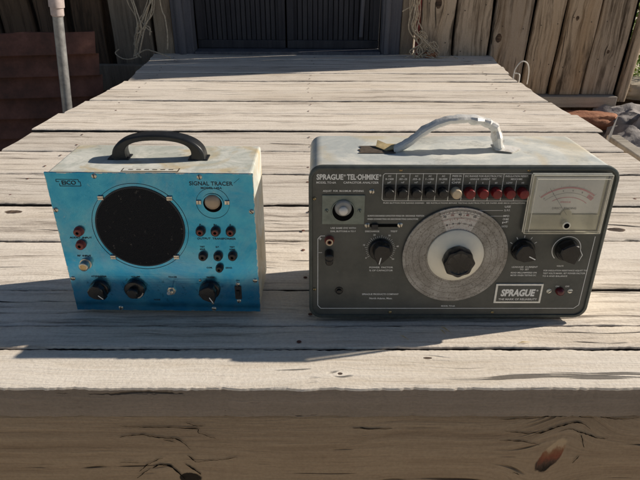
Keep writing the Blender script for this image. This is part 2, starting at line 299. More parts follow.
# ------------------------------------------------------------------ mesh helper
class MB:
    def __init__(s): s.v = []; s.f = []; s.mi = []; s.mats = []
    def _m(s, m):
        if m not in s.mats: s.mats.append(m)
        return s.mats.index(m)
    def add(s, vs, fs, m):
        o = len(s.v); s.v += [tuple(v) for v in vs]; k = s._m(m)
        for f in fs: s.f.append(tuple(i + o for i in f)); s.mi.append(k)
        return s
    def box(s, x0, y0, z0, x1, y1, z1, m):
        vs = [(x0, y0, z0), (x1, y0, z0), (x1, y1, z0), (x0, y1, z0), (x0, y0, z1), (x1, y0, z1), (x1, y1, z1), (x0, y1, z1)]
        return s.add(vs, [(0, 3, 2, 1), (4, 5, 6, 7), (0, 1, 5, 4), (1, 2, 6, 5), (2, 3, 7, 6), (3, 0, 4, 7)], m)
    def lathe(s, u, v, prof, m, n=40, rf=None, out0=0.):
        """surface of revolution about an axis leaving a front panel (towards -Y); prof = [(radius, out)]"""
        vs = []; fs = []
        for (r, o) in prof:
            for k in range(n):
                a = 2 * math.pi * k / n; q = r * (rf(a, o) if rf else 1.)
                vs.append((u + q * math.cos(a), -(out0 + o), v + q * math.sin(a)))
        for j in range(len(prof) - 1):
            for k in range(n):
                k2 = (k + 1) % n
                fs.append((j * n + k, j * n + k2, (j + 1) * n + k2, (j + 1) * n + k))
        L = (len(prof) - 1) * n
        if prof[-1][0] > 1e-6: fs.append(tuple(L + k for k in range(n)))
        return s.add(vs, fs, m)
    def ring(s, u, v, r0, r1, out, m, n=64, a0=0., a1=2 * math.pi):
        full = abs(a1 - a0 - 2 * math.pi) < 1e-6
        N = n if full else n + 1; vs = []; fs = []
        for k in range(N):
            a = a0 + (a1 - a0) * k / n
            for r in (r0, r1): vs.append((u + r * math.cos(a), -out, v + r * math.sin(a)))
        for k in range(n):
            k2 = (k + 1) % N; fs.append((2 * k, 2 * k2, 2 * k2 + 1, 2 * k + 1))
        return s.add(vs, [f[::-1] for f in fs], m)
    def seg(s, p, q, w, out, m):
        p = Vector(p); q = Vector(q); d = (q - p).normalized(); n = Vector((-d.y, d.x)) * w / 2
        P = [p + n, p - n, q - n, q + n]
        return s.add([(a.x, -out, a.y) for a in P], [(0, 1, 2, 3)], m)
    def poly(s, pts, w, out, m, closed=False):
        for i in range(len(pts) - (0 if closed else 1)): s.seg(pts[i], pts[(i + 1) % len(pts)], w, out, m)
        return s
    def tube(s, pts, rad, m, n=8, cap=True, flat=1.):
        pts = [Vector(p) for p in pts]; vs = []; fs = []; N = len(pts)
        prev = None
        for i, p in enumerate(pts):
            d = (pts[min(i + 1, N - 1)] - pts[max(i - 1, 0)]).normalized()
            if prev is None:
                a = d.cross(Vector((0, 1, 0)));
                if a.length < .1: a = d.cross(Vector((1, 0, 0)))
                a.normalize()
            else: a = (prev - d * prev.dot(d)).normalized()
            prev = a; b = d.cross(a); r = rad[i] if isinstance(rad, (list, tuple)) else rad
            for k in range(n):
                t_ = 2 * math.pi * k / n; vs.append(p + a * (r * math.cos(t_)) + b * (r * flat * math.sin(t_)))
        for i in range(N - 1):
            for k in range(n):
                k2 = (k + 1) % n; fs.append((i * n + k, i * n + k2, (i + 1) * n + k2, (i + 1) * n + k))
        if cap: fs.append(tuple(range(n))[::-1]); fs.append(tuple((N - 1) * n + k for k in range(n)))
        return s.add(vs, fs, m)
    def text(s, txt, u, v, h, m, width=None, out=.0004, bold=0., align='LEFT', shear=0.):
        cu = bpy.data.curves.new('t', 'FONT'); cu.body = txt; cu.size = 1.; cu.offset = max(bold, .016 if h < .0031 else 0); cu.shear = shear
        cu.resolution_u = 3; o = bpy.data.objects.new('t', cu); COL.objects.link(o)
        dg = bpy.context.evaluated_depsgraph_get(); me = bpy.data.meshes.new_from_object(o.evaluated_get(dg))
        vs = [p.co.copy() for p in me.vertices]; fs = [tuple(p.vertices) for p in me.polygons]
        bpy.data.objects.remove(o); bpy.data.curves.remove(cu); bpy.data.meshes.remove(me)
        if not vs: return s
        x0 = min(p.x for p in vs); x1 = max(p.x for p in vs); sc = h / .70
        sx = sc if width is None else width / (x1 - x0)
        W = (x1 - x0) * sx; ou = u - (W / 2 if align == 'CENTER' else 0)
        vs = [(ou + (p.x - x0) * sx, -out, v + p.y * sc) for p in vs]
        return s.add(vs, fs, m)
    def build(s, name, parent=None, smooth=None, bevel=None, seg=2, label=None):
        me = bpy.data.meshes.new(name); me.from_pydata(s.v, [], s.f)
        for m in s.mats: me.materials.append(m)
        me.polygons.foreach_set('material_index', s.mi)
        if smooth:
            me.polygons.foreach_set('use_smooth', [True] * len(s.f)); me.set_sharp_from_angle(angle=R(smooth))
        me.update()
        o = bpy.data.objects.new(name, me); COL.objects.link(o)
        if parent: o.parent = parent
        if bevel:
            b = o.modifiers.new('b', 'BEVEL'); b.width = bevel; b.segments = seg; b.limit_method = 'ANGLE'
        if label: o['label'] = label
        return o

def thing(name, label, cat, loc=(0, 0, 0), rot=(0, 0, 0), group=None):
    o = bpy.data.objects.new(name, None); COL.objects.link(o); o.location = loc; o.rotation_euler = rot
    o.empty_display_size = .05
    o['label'] = label; o['category'] = cat
    if group: o['group'] = group
    return o
def tag(o, label, cat, group=None, kind=None):
    if kind: o['kind'] = kind
    else: o['label'] = label; o['category'] = cat
    if group: o['group'] = group
    return o

def smoothpath(P, sub=6, jit=0.):
    P = [Vector(p) for p in P]; out = []
    for i in range(len(P) - 1):
        p0 = P[max(i - 1, 0)]; p1 = P[i]; p2 = P[i + 1]; p3 = P[min(i + 2, len(P) - 1)]
        for k in range(sub):
            t_ = k / sub; t2 = t_ * t_; t3 = t2 * t_
            q = .5 * ((2 * p1) + (-p0 + p2) * t_ + (2 * p0 - 5 * p1 + 4 * p2 - p3) * t2 + (-p0 + 3 * p1 - 3 * p2 + p3) * t3)
            out.append(q + Vector((random.uniform(-jit, jit), random.uniform(-jit, jit), random.uniform(-jit, jit))))
    out.append(P[-1]); return out
# ------------------------------------------------------------------ ground
def ground():
    N = 90; vs = []; fs = []
    def pos(i):
        t_ = (i / N) * 2 - 1
        return math.copysign(abs(t_) ** 3 * 120 + abs(t_) * 3, t_)
    for j in range(N + 1):
        for i in range(N + 1):
            x, y = pos(i), pos(j) + 1.5
            z = -.46 + .03 * mnoise.noise(Vector((x * 1.3, y * 1.3, 0)))
            # bank behind the fence on the right
            k = max(0, min(1, (y - 2.75) / .5)) * max(0, min(1, (x - 1.25) / .3))
            z += k * .20
            vs.append((x, y, z))
    for j in range(N):
        for i in range(N):
            a = j * (N + 1) + i; fs.append((a, a + 1, a + N + 2, a + N + 1))
    mb = MB().add(vs, fs, M['dirt']); o = mb.build('ground', smooth=60); o['kind'] = 'structure'
ground()

# ------------------------------------------------------------------ deck
deck = thing('wooden_deck', 'weathered grey plank deck that carries both old test instruments', 'deck', (0, 1.5, 0))
def pl(tab, y):
    for (a, b), (c, d) in zip(tab, tab[1:]):
        if y <= c: return b + (d - b) * max(0, (y - a) / (c - a))
    return tab[-1][1]
def XL(y): return pl([(.5, -1.0), (.9, -.90), (1.2, -.80), (1.33, -.780), (1.65, -.757), (2.1, -.700), (2.4, -.715), (2.64, -.735)], y)
def XR(y): return pl([(.5, .96), (.9, .86), (1.2, .765), (1.48, .765), (1.65, .757), (1.95, .742), (2.2, .742), (2.42, .762), (2.64, .78)], y)
def board(x0, x1, y0, y1, z1, th, mat, name='board', step=.006, rag=.0012, cols=9, seed=0., skew=0.):
    """plank with a slightly cupped, worn top and ragged long edges (world coordinates)"""
    LX, RX = XL((y0 + y1) / 2), XR((y0 + y1) / 2)
    nx = max(2, int((x1 - x0) / step)); vs = []; fs = []
    ys = [0, .015, .06, .2, .5, .8, .94, .985, 1]
    for i in range(nx + 1):
        x = x0 + (x1 - x0) * i / nx
        e0 = rag * (mnoise.noise(Vector((x * 30, seed, 0))) * 1.6 + mnoise.noise(Vector((x * 160, seed, 3))) * .9)
        e1 = rag * (mnoise.noise(Vector((x * 30, seed, 7))) * 1.6 + mnoise.noise(Vector((x * 160, seed, 9))) * .9)
        xe = 0
        sk = skew * x
        for j, tt in enumerate(ys):
            y = y0 + e0 + sk + (y1 + e1 - y0 - e0) * tt
            if i in (0, nx): xe = (XL(y) - LX if i == 0 else XR(y) - RX) + .004 * mnoise.noise(Vector((y * 25, seed, 5 + i)))
            z = z1 + .0018 * mnoise.noise(Vector((x * 3, y * 7, seed))) + .0006 * mnoise.noise(Vector((x * 14, y * 150, seed)))
            z -= .0035 * (max(0, .03 - tt) / .03) ** 2 + .0035 * (max(0, tt - .97) / .03) ** 2
            z -= .0015 * (1 - abs(tt - .5) * 2)
            vs.append((x + xe, y, z))
        for tt in (1, 0): vs.append((x + (0 if i not in (0, nx) else (XL(y0 + (y1 - y0) * tt) - LX if i == 0 else XR(y0 + (y1 - y0) * tt) - RX)), (y0 + e0 if tt == 0 else y1 + e1) + sk, z1 - th))
    K = len(ys) + 2
    for i in range(nx):
        for j in range(K):
            j2 = (j + 1) % K
            fs.append((i * K + j, (i + 1) * K + j, (i + 1) * K + j2, i * K + j2))
    fs.append(tuple(range(K))); fs.append(tuple(nx * K + j for j in range(K))[::-1])
    mb = MB().add([(a, b - 1.5, c) for a, b, c in vs], fs, mat)
    kd = mb._m(M['gap_shade'])
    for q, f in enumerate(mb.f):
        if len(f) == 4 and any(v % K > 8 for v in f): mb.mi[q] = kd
    if mat is M['deck_front']:
        k = mb._m(M['beam_top'])
        for q, f in enumerate(mb.f):
            if len(f) == 4 and all(v % K in (0, K - 1) for v in f): mb.mi[q] = k
    return mb.build(name, deck, smooth=50)
# (edges between boards, from the front of the deck to the wall)
G_ = [.496, .568, .617, .706, .861, 1.007, 1.172, 1.324, 1.483, 1.654, 1.806, 1.954, 2.093, 2.231, 2.37, 2.51, 2.64]
LE = [-1.02, -1.0, -1.01, -.99, -.93, -.86, -.80, -.782, -.768, -.758, -.733, -.722, -.700, -.705, -.72, -.735]
RE = [.96, .95, .955, .93, .86, .80, .775, .760, .79, .757, .747, .742, .740, .752, .765, .775]
SKW = [0, .004, .003, .012, 0, -.004, .002, .004, -.006, -.006, -.006, -.006, -.006, -.006, -.006, -.006, -.006]
for i in range(16):
    g = (.0016, .0018, .0016, .0030, .0036, .0038, .0034, .0038, .0060, .0044, .0030, .0030, .0034, .003, .003, .003)[i]
    top = [0, .0005, -.001, .0, -.001, .0015, 0, -.0005, .003, 0, .001, -.001, 0, .001, 0, 0][i]
    jt = (0, .004, -.003, .005, -.004, .006, 0, -.004, .014, .004, -.003, .004, -.004, .003, -.002, .002)[i]; ym = (G_[i] + G_[i + 1]) / 2
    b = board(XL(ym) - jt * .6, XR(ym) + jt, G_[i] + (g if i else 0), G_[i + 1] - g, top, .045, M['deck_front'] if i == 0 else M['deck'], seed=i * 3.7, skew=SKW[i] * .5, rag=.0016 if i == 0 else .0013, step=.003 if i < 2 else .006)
# nail heads
nl = 0
for i in range(1, 16):
    for x in (-.62, -.02, .64):
        for k in (0, 1):
            yy = G_[i] + (G_[i + 1] - G_[i]) * (.25 + .5 * k) + random.uniform(-.01, .01); xx = x + random.uniform(-.012, .012)
            if G_[i + 1] - G_[i] < .09 and k: continue
            mb = MB(); n = 10; r = .0032
            vs = [(xx + r * math.cos(6.283 * q / n), yy - 1.5 + r * math.sin(6.283 * q / n), .0006) for q in range(n)] + [(xx, yy - 1.5, .0014)]
            mb.add(vs, [(q, (q + 1) % n, n) for q in range(n)], M['rust']); mb.build('nail', deck)
def rel(o): return o
mb = MB(); 
def facebox(name, x0, x1, y0, y1, z0, z1, mat, axis='X', bev=.004, n=60):
    """beam with gently uneven front face"""
    vs = []; fs = []; zz = [z0, z0 + .004, (z0 * 2 + z1) / 3, (z0 + 2 * z1) / 3, z1 - .004, z1]
    for i in range(n + 1):
        x = x0 + (x1 - x0) * i / n
        for z in zz:
            inn = .003 if z in (zz[0], zz[-1]) else 0
            vs.append((x, y0 - 1.5 + inn + .0012 * mnoise.noise(Vector((x * 8, z * 20, y0))), z))
        vs.append((x, y1 - 1.5, z1)); vs.append((x, y1 - 1.5, z0))
    K = 8
    for i in range(n):
        for j in range(K): fs.append((i * K + j, (i + 1) * K + j, (i + 1) * K + (j + 1) % K, i * K + (j + 1) % K))
    fs.append(tuple(range(K))[::-1]); fs.append(tuple(n * K + j for j in range(K)))
    return MB().add(vs, fs, mat).build(name, deck, smooth=50)
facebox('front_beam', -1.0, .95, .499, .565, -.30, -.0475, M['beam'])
for sx, nm in ((-.70, 'side_beam'), (.70, 'side_beam')):
    MB().box(sx - .02, .58 - 1.5, -.22, sx + .02, 2.62 - 1.5, -.048, M['beam']).build(nm, deck, bevel=.003)
CRK = [([(-0.241, -0.063), (-0.201, -0.065), (-0.15, -0.067), (-0.145, -0.075), (-0.124, -0.085)], 0.8), ([(-0.244, -0.082), (-0.219, -0.078), (-0.19, -0.084), (-0.173, -0.086), (-0.158, -0.104)], 1.2), ([(-0.16, -0.057), (-0.15, -0.062), (-0.137, -0.063)], 0.6), ([(-0.211, -0.138), (-0.202, -0.132), (-0.186, -0.136), (-0.171, -0.159)], 2), ([(-0.168, -0.13), (-0.15, -0.149)], 1.8), ([(-0.164, -0.114), (-0.154, -0.126)], 1.0), ([(-0.229, -0.144), (-0.215, -0.128)], 0.8), ([(-0.234, -0.157), (-0.214, -0.138)], 1.0), ([(-0.251, -0.126), (-0.227, -0.128)], 0.5), ([(-0.221, -0.027), (-0.213, -0.035), (-0.203, -0.042)], 1.3), ([(-0.129, -0.022), (-0.12, -0.03), (-0.108, -0.038)], 1.0), ([(-0.219, -0.132), (-0.195, -0.118)], 0.6), ([(-0.156, -0.126), (-0.128, -0.123), (-0.1, -0.118)], 0.5), ([(-0.191, -0.087), (-0.176, -0.091)], 0.6), ([(0.223, -0.052), (0.268, -0.05), (0.292, -0.042), (0.315, -0.04), (0.336, -0.044), (0.36, -0.051), (0.392, -0.05)], 1.3), ([(0.232, -0.072), (0.273, -0.075), (0.297, -0.064), (0.319, -0.057), (0.338, -0.068)], 1.2), ([(0.299, -0.072), (0.312, -0.068), (0.327, -0.074), (0.345, -0.082), (0.363, -0.085)], 1.0), ([(0.328, -0.078), (0.337, -0.101)], 0.7), ([(0.228, -0.088), (0.258, -0.09), (0.28, -0.097)], 0.7), ([(0.279, -0.048), (0.308, -0.046), (0.337, -0.049)], 0.9), ([(0.334, -0.116), (0.328, -0.129)], 0.6), ([(0.254, -0.146), (0.264, -0.151)], 0.8), ([(0.044, -0.067), (0.093, -0.068)], 1.3)]
for pts, w in CRK:
    P = [(a, b + .0) for a, b in pts]; P3 = smoothpath([(a, 0, b) for a, b in P], 14); n = len(P3); vs = []
    for i, p in enumerate(P3):
        q = P3[min(i + 1, n - 1)] - P3[max(i - 1, 0)]; nn = Vector((-q.z, 0, q.x)).normalized()
        ww = .0008 * w * (math.sin(math.pi * (i + .3) / (n - .4)) ** .7) * (.35 + 1.5 * abs(mnoise.noise(p * 130))) + .00008
        yy = .499 - 1.5 + .0012 * mnoise.noise(Vector((p.x * 8, p.z * 20, .499))) - .0006
        dz = .0016 * mnoise.noise(p * 110) + .0008 * mnoise.noise(p * 400)
        for sg in (-1, 1): v = p + nn * ww * sg; vs.append((v.x, min(yy, -1.0025), v.z + dz))
    MB().add(vs, [(2 * i, 2 * i + 1, 2 * i + 3, 2 * i + 2) for i in range(n - 1)], M['hole']).build('crack', deck)
# outer trim on the right where the deck widens
MB().box(.80, 1.0 - 1.5, -.10, .835, 1.50 - 1.5, -.012, M['sill']).build('edge_trim', deck, bevel=.003)
for px in (-.66, .66):
    for py in (.62, 1.6, 2.5):
        MB().box(px - .05, py - 1.55, -.5, px + .05, py - 1.45, -.05, M['beam']).build('post', deck, bevel=.004)
# pale scraped notches and splinters along the front edge
def splinter(x, y, w, h, rot, mat, name='splinter'):
    c, s_ = math.cos(rot), math.sin(rot); pts = [(-w, 0, .0), (-w * .3, h, .0015), (w, h * .2, .0), (w * .2, -h * .8, .001)]
    MB().add([(x + a * c - b * s_, y - 1.5 + a * s_ + b * c, .0018 + z) for a, b, z in pts], [(0, 3, 2, 1)], mat).build(name, deck)
M['fresh'] = plain('fresh split wood', (.70, .52, .26), .8, var=.3, vscale=200)
for (x, y, w, h, r) in ((.173, .605, .010, .0012, -.9), (.168, .60, .007, .001, -1.1), (.27, .578, .010, .001, .1), (.115, .588, .008, .0008, -.8)):
    splinter(x, y, w, h, r, M['fresh'])

# ------------------------------------------------------------------ back wall, door, fence
def vboard(mb, x0, x1, y0, y1, z0, z1, mat, lean=0., wav=.003, seed=0.):
    n = 24; vs = []; fs = []
    for i in range(n + 1):
        z = z0 + (z1 - z0) * i / n; L = lean * (z - z0)
        a = x0 + L + wav * mnoise.noise(Vector((z * 5, seed, 0))) ; b = x1 + L + wav * mnoise.noise(Vector((z * 5, seed, 9)))
        e = .004
        for (x, y) in ((a, y0 + e), (a + e, y0), ((a + b) / 2, y0 - .002), (b - e, y0), (b, y0 + e), (b, y1), (a, y1)): vs.append((x, y, z))
    K = 7
    for i in range(n):
        for j in range(K): fs.append((i * K + j, i * K + (j + 1) % K, (i + 1) * K + (j + 1) % K, (i + 1) * K + j))
    fs.append(tuple(range(K))[::-1]); fs.append(tuple(n * K + j for j in range(K)))
    mb.add(vs, fs, mat); return mb
WH = 1.26
wall = thing('shed_wall', 'grey plank shed wall around the dark double door', 'wall', (0, 2.64, 0))
Y0 = 2.64
for i, (a, b, m) in enumerate([(-.912, -.737, 'shed'), (-.722, -.642, 'shed'), (.372, .432, 'shed')]):
    vboard(MB(), a, b, -.004 * i, .03, -.10 if i < 2 else 0.0, WH, M[m], seed=i * 2.1).build('board', wall, smooth=40)
for i in range(7):
    a = -1.95 + i * .145
    vboard(MB(), a, a + .13, .01 + .01 * (i % 2), .05, -.5, WH, M['darkwood'], lean=random.uniform(-.05, .05), wav=.008, seed=i * 5.1).build('board', wall, smooth=40)
MB().box(-2.2, .055, -.5, -.56, .075, WH, M['darkwood']).build('backing', wall)
MB().box(-1.0, -.035, -.16, -.745, .0, -.045, M['shed']).build('ground_rail', wall, bevel=.004)
fr = MB(); 
for (a, b) in ((-.640, -.552), (.286, .370)):
    vboard(MB(), a, b, -.012, .06, .0, WH, M['frame'], seed=a).build('door_post', wall, smooth=40)
    vboard(MB(), (a + .02 if a < 0 else a + .012), (b - .035 if a < 0 else b - .05), -.024, -.0125, .0, WH, M['frame'], seed=a + 4, wav=.001).build('trim', wall, smooth=40)
MB().box(-.55, .0, WH - .1, .284, .06, WH, M['frame']).build('lintel', wall, bevel=.004)
MB().box(-.55, -.02, -.04, .284, .10, .012, M['frame']).build('threshold', wall, bevel=.003)
MB().box(-.62, 2.80 - 2.64, -.3, .45, 2.82 - 2.64, WH, M['hole']).build('dark_interior_panel', wall)  # black panel added to stand in for the dark shed interior
door = thing('double_door', 'blue black double door of narrow ribbed boards', 'door', (0, 2.715, .014))
for (a, b) in ((-.548, -.146), (-.138, .282)):
    mb = MB(); n = 18; w = (b - a) / n; vs = []; fs = []
    for k in range(n):
        x = a + k * w
        mb.box(x + .0015, .002, 0, x + w - .0015, .02, WH - .12, M['door'])
    o = mb.build('leaf', door, bevel=.0025, seg=2)
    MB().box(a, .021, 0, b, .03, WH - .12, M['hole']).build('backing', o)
    MB().box(a, -.012, .0, b, .0015, .035, M['door']).build('bottom_rail', o, bevel=.002)
    MB().box(a, -.012, .036, a + .03, .0015, WH - .12, M['door']).build('stile', o, bevel=.002)
    MB().box(b - .03, -.012, .036, b, .0015, WH - .12, M['door']).build('stile', o, bevel=.002)
vboard(MB(), .19, .208, -.018, -.0125, .05, .9, M['frame'], lean=.03, wav=.001).build('loose_batten', door)

fence = thing('plank_fence', 'tall sun baked vertical plank fence right of the door', 'fence', (0, 2.60, 0))
FB = [(.452, .597, 0.), (.606, .758, .0), (.769, .927, .045), (.939, 1.062, .07), (1.074, 1.213, .06), (1.226, 1.370, .035)]
for i, (a, b, ln) in enumerate(FB):
    vboard(MB(), a, b, (.0, .006, .003, .008, .0, .005)[i], .03, -.02 if i < 2 else -.17, WH, M['fence'], lean=ln * .5, seed=i * 3.3, wav=.005).build('board', fence, smooth=40)
vboard(MB(), 1.388, 1.425, -.012, .03, -.20, WH, M['fence'], lean=.05, seed=44., wav=.006).build('end_post', fence, smooth=40)
for i, (a, b, ln) in enumerate(FB):
    for z in (.02, .20):
        for q in (.2, .78):
            if i < 2 and z < .05: z = .05
            MB().lathe(a + (b - a) * q + ln * .5 * (z + .17), z - .06 * (i > 1) + random.uniform(-.03, .03), [(.0027, 0), (.0024, .0008), (.001, .0010)], M['residue_shadow'], 10, out0=.0035).build('nail', fence)
MB().box(.60, -.035, -.222, 1.375, .04, -.172, M['sill']).build('sill', fence, bevel=.004)
MB().box(.44, .10, -.5, 1.62, .14, -.20, M['darkwood']).build('cavity_dark_board', fence)  # dark board added in place of the shadowed hollow under the sill
MB().box(.44, .045, -.05, 1.44, .075, .0, M['darkwood']).build('rail', fence, bevel=.003)
MB().box(.44, .045, .5, 1.44, .075, .58, M['darkwood']).build('rail', fence, bevel=.003)
o = MB().box(.436, .004, .0, .449, .03, WH, M['redpaint']).build('red_strip', fence, label='faded red painted strip between two planks')
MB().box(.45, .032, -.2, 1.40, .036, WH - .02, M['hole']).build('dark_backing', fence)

# ------------------------------------------------------------------ left side: corrugated sheet and pipe
mb = MB(); vs = []; fs = []; nz_, nx_ = 240, 12
for j in range(nz_ + 1):
    z = -.62 * j / nz_
    for i in range(nx_ + 1):
        x = -1.0 + i / nx_ * 1.0
        vs.append((x + .01 * mnoise.noise(Vector((z * 4, 1, 0))) * 0, -.030 * ((-z / .078) % 1.0) + .02 * x + .006 * mnoise.noise(Vector((x * 3, z * 3, 2))), z - .02 * (1 + x) * 0 + .01 * mnoise.noise(Vector((x * 6, 0, 0))) * (j == 0)))
for j in range(nz_):
    for i in range(nx_):
        a = j * (nx_ + 1) + i; fs.append((a, a + nx_ + 1, a + nx_ + 2, a + 1))
o = MB().add(vs, fs, M['rust']).build('corrugated_sheet', smooth=60); o.location = (-.825, 2.2, .157); o.rotation_euler = (R(-4), R(-1.5), 0)
sm = o.modifiers.new('s', 'SOLIDIFY'); sm.thickness = .002
tag(o, 'rusty red corrugated iron sheet propped beside the deck', 'metal sheet')
pp = thing('standing_pipe', 'grey upright pipe with pale pink coupling left of the deck', 'pipe', (-.915, 1.95, -.46), (0, R(6), 0))
MB().tube([(0, 0, z) for z in (0, .3, .6, .735)], .0165, M['pipe'], 20).build('pipe_body', pp, smooth=40)
MB().tube([(0, 0, .70), (0, 0, .704), (0, 0, .728), (0, 0, .7282), (0, 0, .76), (0, 0, .765)], [.0175, .0205, .0205, .024, .024, .022], M['collar'], 20).build('coupling', pp, smooth=30)
MB().tube([(0, 0, .73), (0, 0, 1.5)], .0145, M['pipe'], 20).build('upper_pipe', pp, smooth=40)

# ------------------------------------------------------------------ dry stems
vine = thing('dry_vine', 'tangle of dry pale stems hanging left of the door', 'dry vine', (-.80, 2.57, 0))
def stem(par, pts, r=.0022, jit=.0006): MB().tube(smoothpath(pts, 6, jit), r, M['vine'], 6).build('stem', par, smooth=60)
L = [[(.07, .04, .7), (.09, .02, .30), (.055, 0, .17), (.02, -.01, .08), (-.005, -.02, .0)],
     [(.10, .04, .7), (.105, .02, .28), (.075, .0, .16), (.03, -.02, .07), (.005, -.02, .0)],
     [(.02, .04, .6), (.015, .02, .27), (.03, .0, .19), (.045, -.02, .12), (.01, -.02, .03), (.03, -.03, .0)],
     [(.13, .04, .7), (.13, .02, .24), (.145, .01, .16), (.15, .0, .09), (.142, 0, .03)],
     [(.13, .04, .6), (.11, .01, .23), (.07, -.01, .14), (.045, -.02, .09), (.03, -.01, .13), (.05, 0, .17)],
     [(-.06, -.03, .035), (-.075, -.04, .02), (-.055, -.05, .004), (-.02, -.06, -.002), (.02, -.05, .004)],
     [(.0, -.03, .006), (.05, -.02, .03), (.09, -.03, .025), (.13, -.04, .015), (.165, -.06, .006)],
     [(.055, .0, .13), (.08, -.01, .12), (.075, -.01, .09)], [(.0, .02, .5), (-.01, .01, .25), (.025, 0, .15), (.0, -.01, .05)]]
L += [[(a + random.uniform(-.018, .018), b - .004, c + random.uniform(-.015, .02) * (c > .02)) for a, b, c in p] for p in (L[0], L[1], L[2], L[4], L[7])]
for p in L: stem(vine, p, random.uniform(.0020, .0034), .0006)
vine2 = thing('dry_vine', 'tangle of dry pale stems hanging right of the door', 'dry vine', (.42, 2.565, 0))
for i in range(11):
    x = random.uniform(-.02, .02); pts = []
    for z in (.7, .35, .25, .18, .12, .07, .03, .004):
        k = max(0, (.13 - z) / .13)
        pts.append((x + random.uniform(-.014, .014) + k * random.uniform(-.01, .10), -.005 - random.uniform(0, .03), z))
    stem(vine2, pts, random.uniform(.0015, .0028), .0008)
for i in range(7):
    x = random.uniform(-.01, .07); z = random.uniform(.01, .1)
    stem(vine2, [(x, -.02, z), (x + .02, -.03, z + .03), (x + .045, -.025, z + .005), (x + .03, -.02, z - .01), (x + .06, -.03, max(.004, z - .04))], .0016, .002)
stem(vine2, [(.05, -.03, .01), (.10, -.04, .004), (.16, -.05, .012), (.19, -.05, .004)], .002)
stem(vine2, [(-.06, -.01, .19), (-.03, -.01, .205), (-.005, -.01, .21)], .0025)
# white wire loop at the right edge of the deck
wl = MB().tube(smoothpath([(-.03, .0, .0), (-.028, 0, .035), (-.01, 0, .062), (.012, 0, .058), (.024, 0, .03), (.026, 0, -.02)], 6), .0022, M['wire'], 6)
wl.tube(smoothpath([(-.03, 0, .02), (-.012, -.01, .018), (-.01, -.01, -.02)], 5), .002, M['wire'], 6)
o = wl.build('wire_loop', smooth=60); o.location = (.765, 2.14, .0); tag(o, 'white wire loop sticking up at the right deck edge', 'wire')
o = MB().tube([(0, 0, -.03), (.003, 0, .0), (.012, .004, .05)], [.006, .004, .0006], M['wire'], 5, flat=.3).build('plastic_shard'); o.location = (.797, 1.48, 0)
tag(o, 'pointed white plastic shard beside the split deck board', 'shard')

# ------------------------------------------------------------------ stones, bank and bush on the right
def rock(name, loc, sc, seed, mat, label, cat, group=None, rz=0., sub=4, amp=.35, boxy=0.):
    bm = bmesh.new(); bmesh.ops.create_icosphere(bm, subdivisions=sub, radius=1.)
    for v in bm.verts:
        p = v.co.normalized()
        if boxy:
            mx = max(abs(p.x), abs(p.y), abs(p.z)); p = p.lerp(p / mx, boxy)
        q = p * 1.3 + Vector((seed * 3.1, seed, 0))
        d = 1 + amp * mnoise.noise(q) + amp * .35 * mnoise.noise(q * 3.1) + amp * .12 * mnoise.noise(q * 9)
        v.co = Vector((p.x * sc[0] * d, p.y * sc[1] * d, p.z * sc[2] * d))
    me = bpy.data.meshes.new(name); bm.to_mesh(me); bm.free(); me.materials.append(mat)
    me.polygons.foreach_set('use_smooth', [True] * len(me.polygons)); me.set_sharp_from_angle(angle=R(40))
    o = bpy.data.objects.new(name, me); COL.objects.link(o); o.location = loc; o.rotation_euler = (0, 0, rz)
    return tag(o, label, cat, group)
rock('red_stone', (1.235, 2.50, -.262), (.125, .06, .038), 2., M['redstone'], 'long orange red stone under the fence sill', 'stone', boxy=.45, amp=.22)
rock('tan_stone', (1.62, 2.72, -.17), (.20, .10, .045), 5., M['palestone'], 'flat tan stone beyond the fence end', 'stone', boxy=.5, amp=.2)
rock('small_red_stone', (.50, 2.56, .012), (.028, .02, .013), 8., M['redstone'], 'small reddish stone at the foot of the fence on the deck', 'stone', boxy=.3)
RK = [((1.33, 2.30, -.33), (.10, .09, .08), 'squarish grey stone below the long red stone'),
      ((1.52, 2.42, -.30), (.12, .10, .10), 'large pale grey stone at the right picture edge'),
      ((1.17, 2.28, -.36), (.08, .08, .07), 'dark grey stone half hidden behind the deck edge'),
      ((1.46, 2.10, -.36), (.10, .09, .08), 'round grey stone lowest of the rubble at the right'),
      ((1.27, 2.08, -.39), (.08, .07, .06), 'wedge shaped grey stone next to the deck boards'),
      ((1.10, 2.48, -.36), (.10, .06, .08), 'grey stone under the left end of the sill'),
      ((1.60, 2.22, -.38), (.10, .09, .07), 'grey stone outside the right of the rubble')]
RK += [((1.40, 2.52, -.33), (.14, .10, .11), 'broad grey stone just under the fence end'), ((1.72, 2.50, -.28), (.14, .12, .13), 'big grey stone added beside the tan stone to block sun'),  # added stones: fill the heap and block sun from the ground there
       ((1.30, 2.20, -.37), (.11, .10, .08), 'grey stone wedged between the rubble and the deck'), ((1.62, 2.36, -.26), (.10, .09, .08), 'grey stone added on top of the rubble near the picture edge')]
for i, (l, s_, lab) in enumerate(RK):
    rock('grey_stone', l, s_, 11. + i, M['stone'], lab, 'stone', 'grey stones heaped under the fence', rz=i * .9, boxy=.35, amp=.4)
bush = thing('leafy_bush', 'sunlit yellow green bush behind the fence end', 'bush', (2.02, 3.22, -.30))
mb = MB()
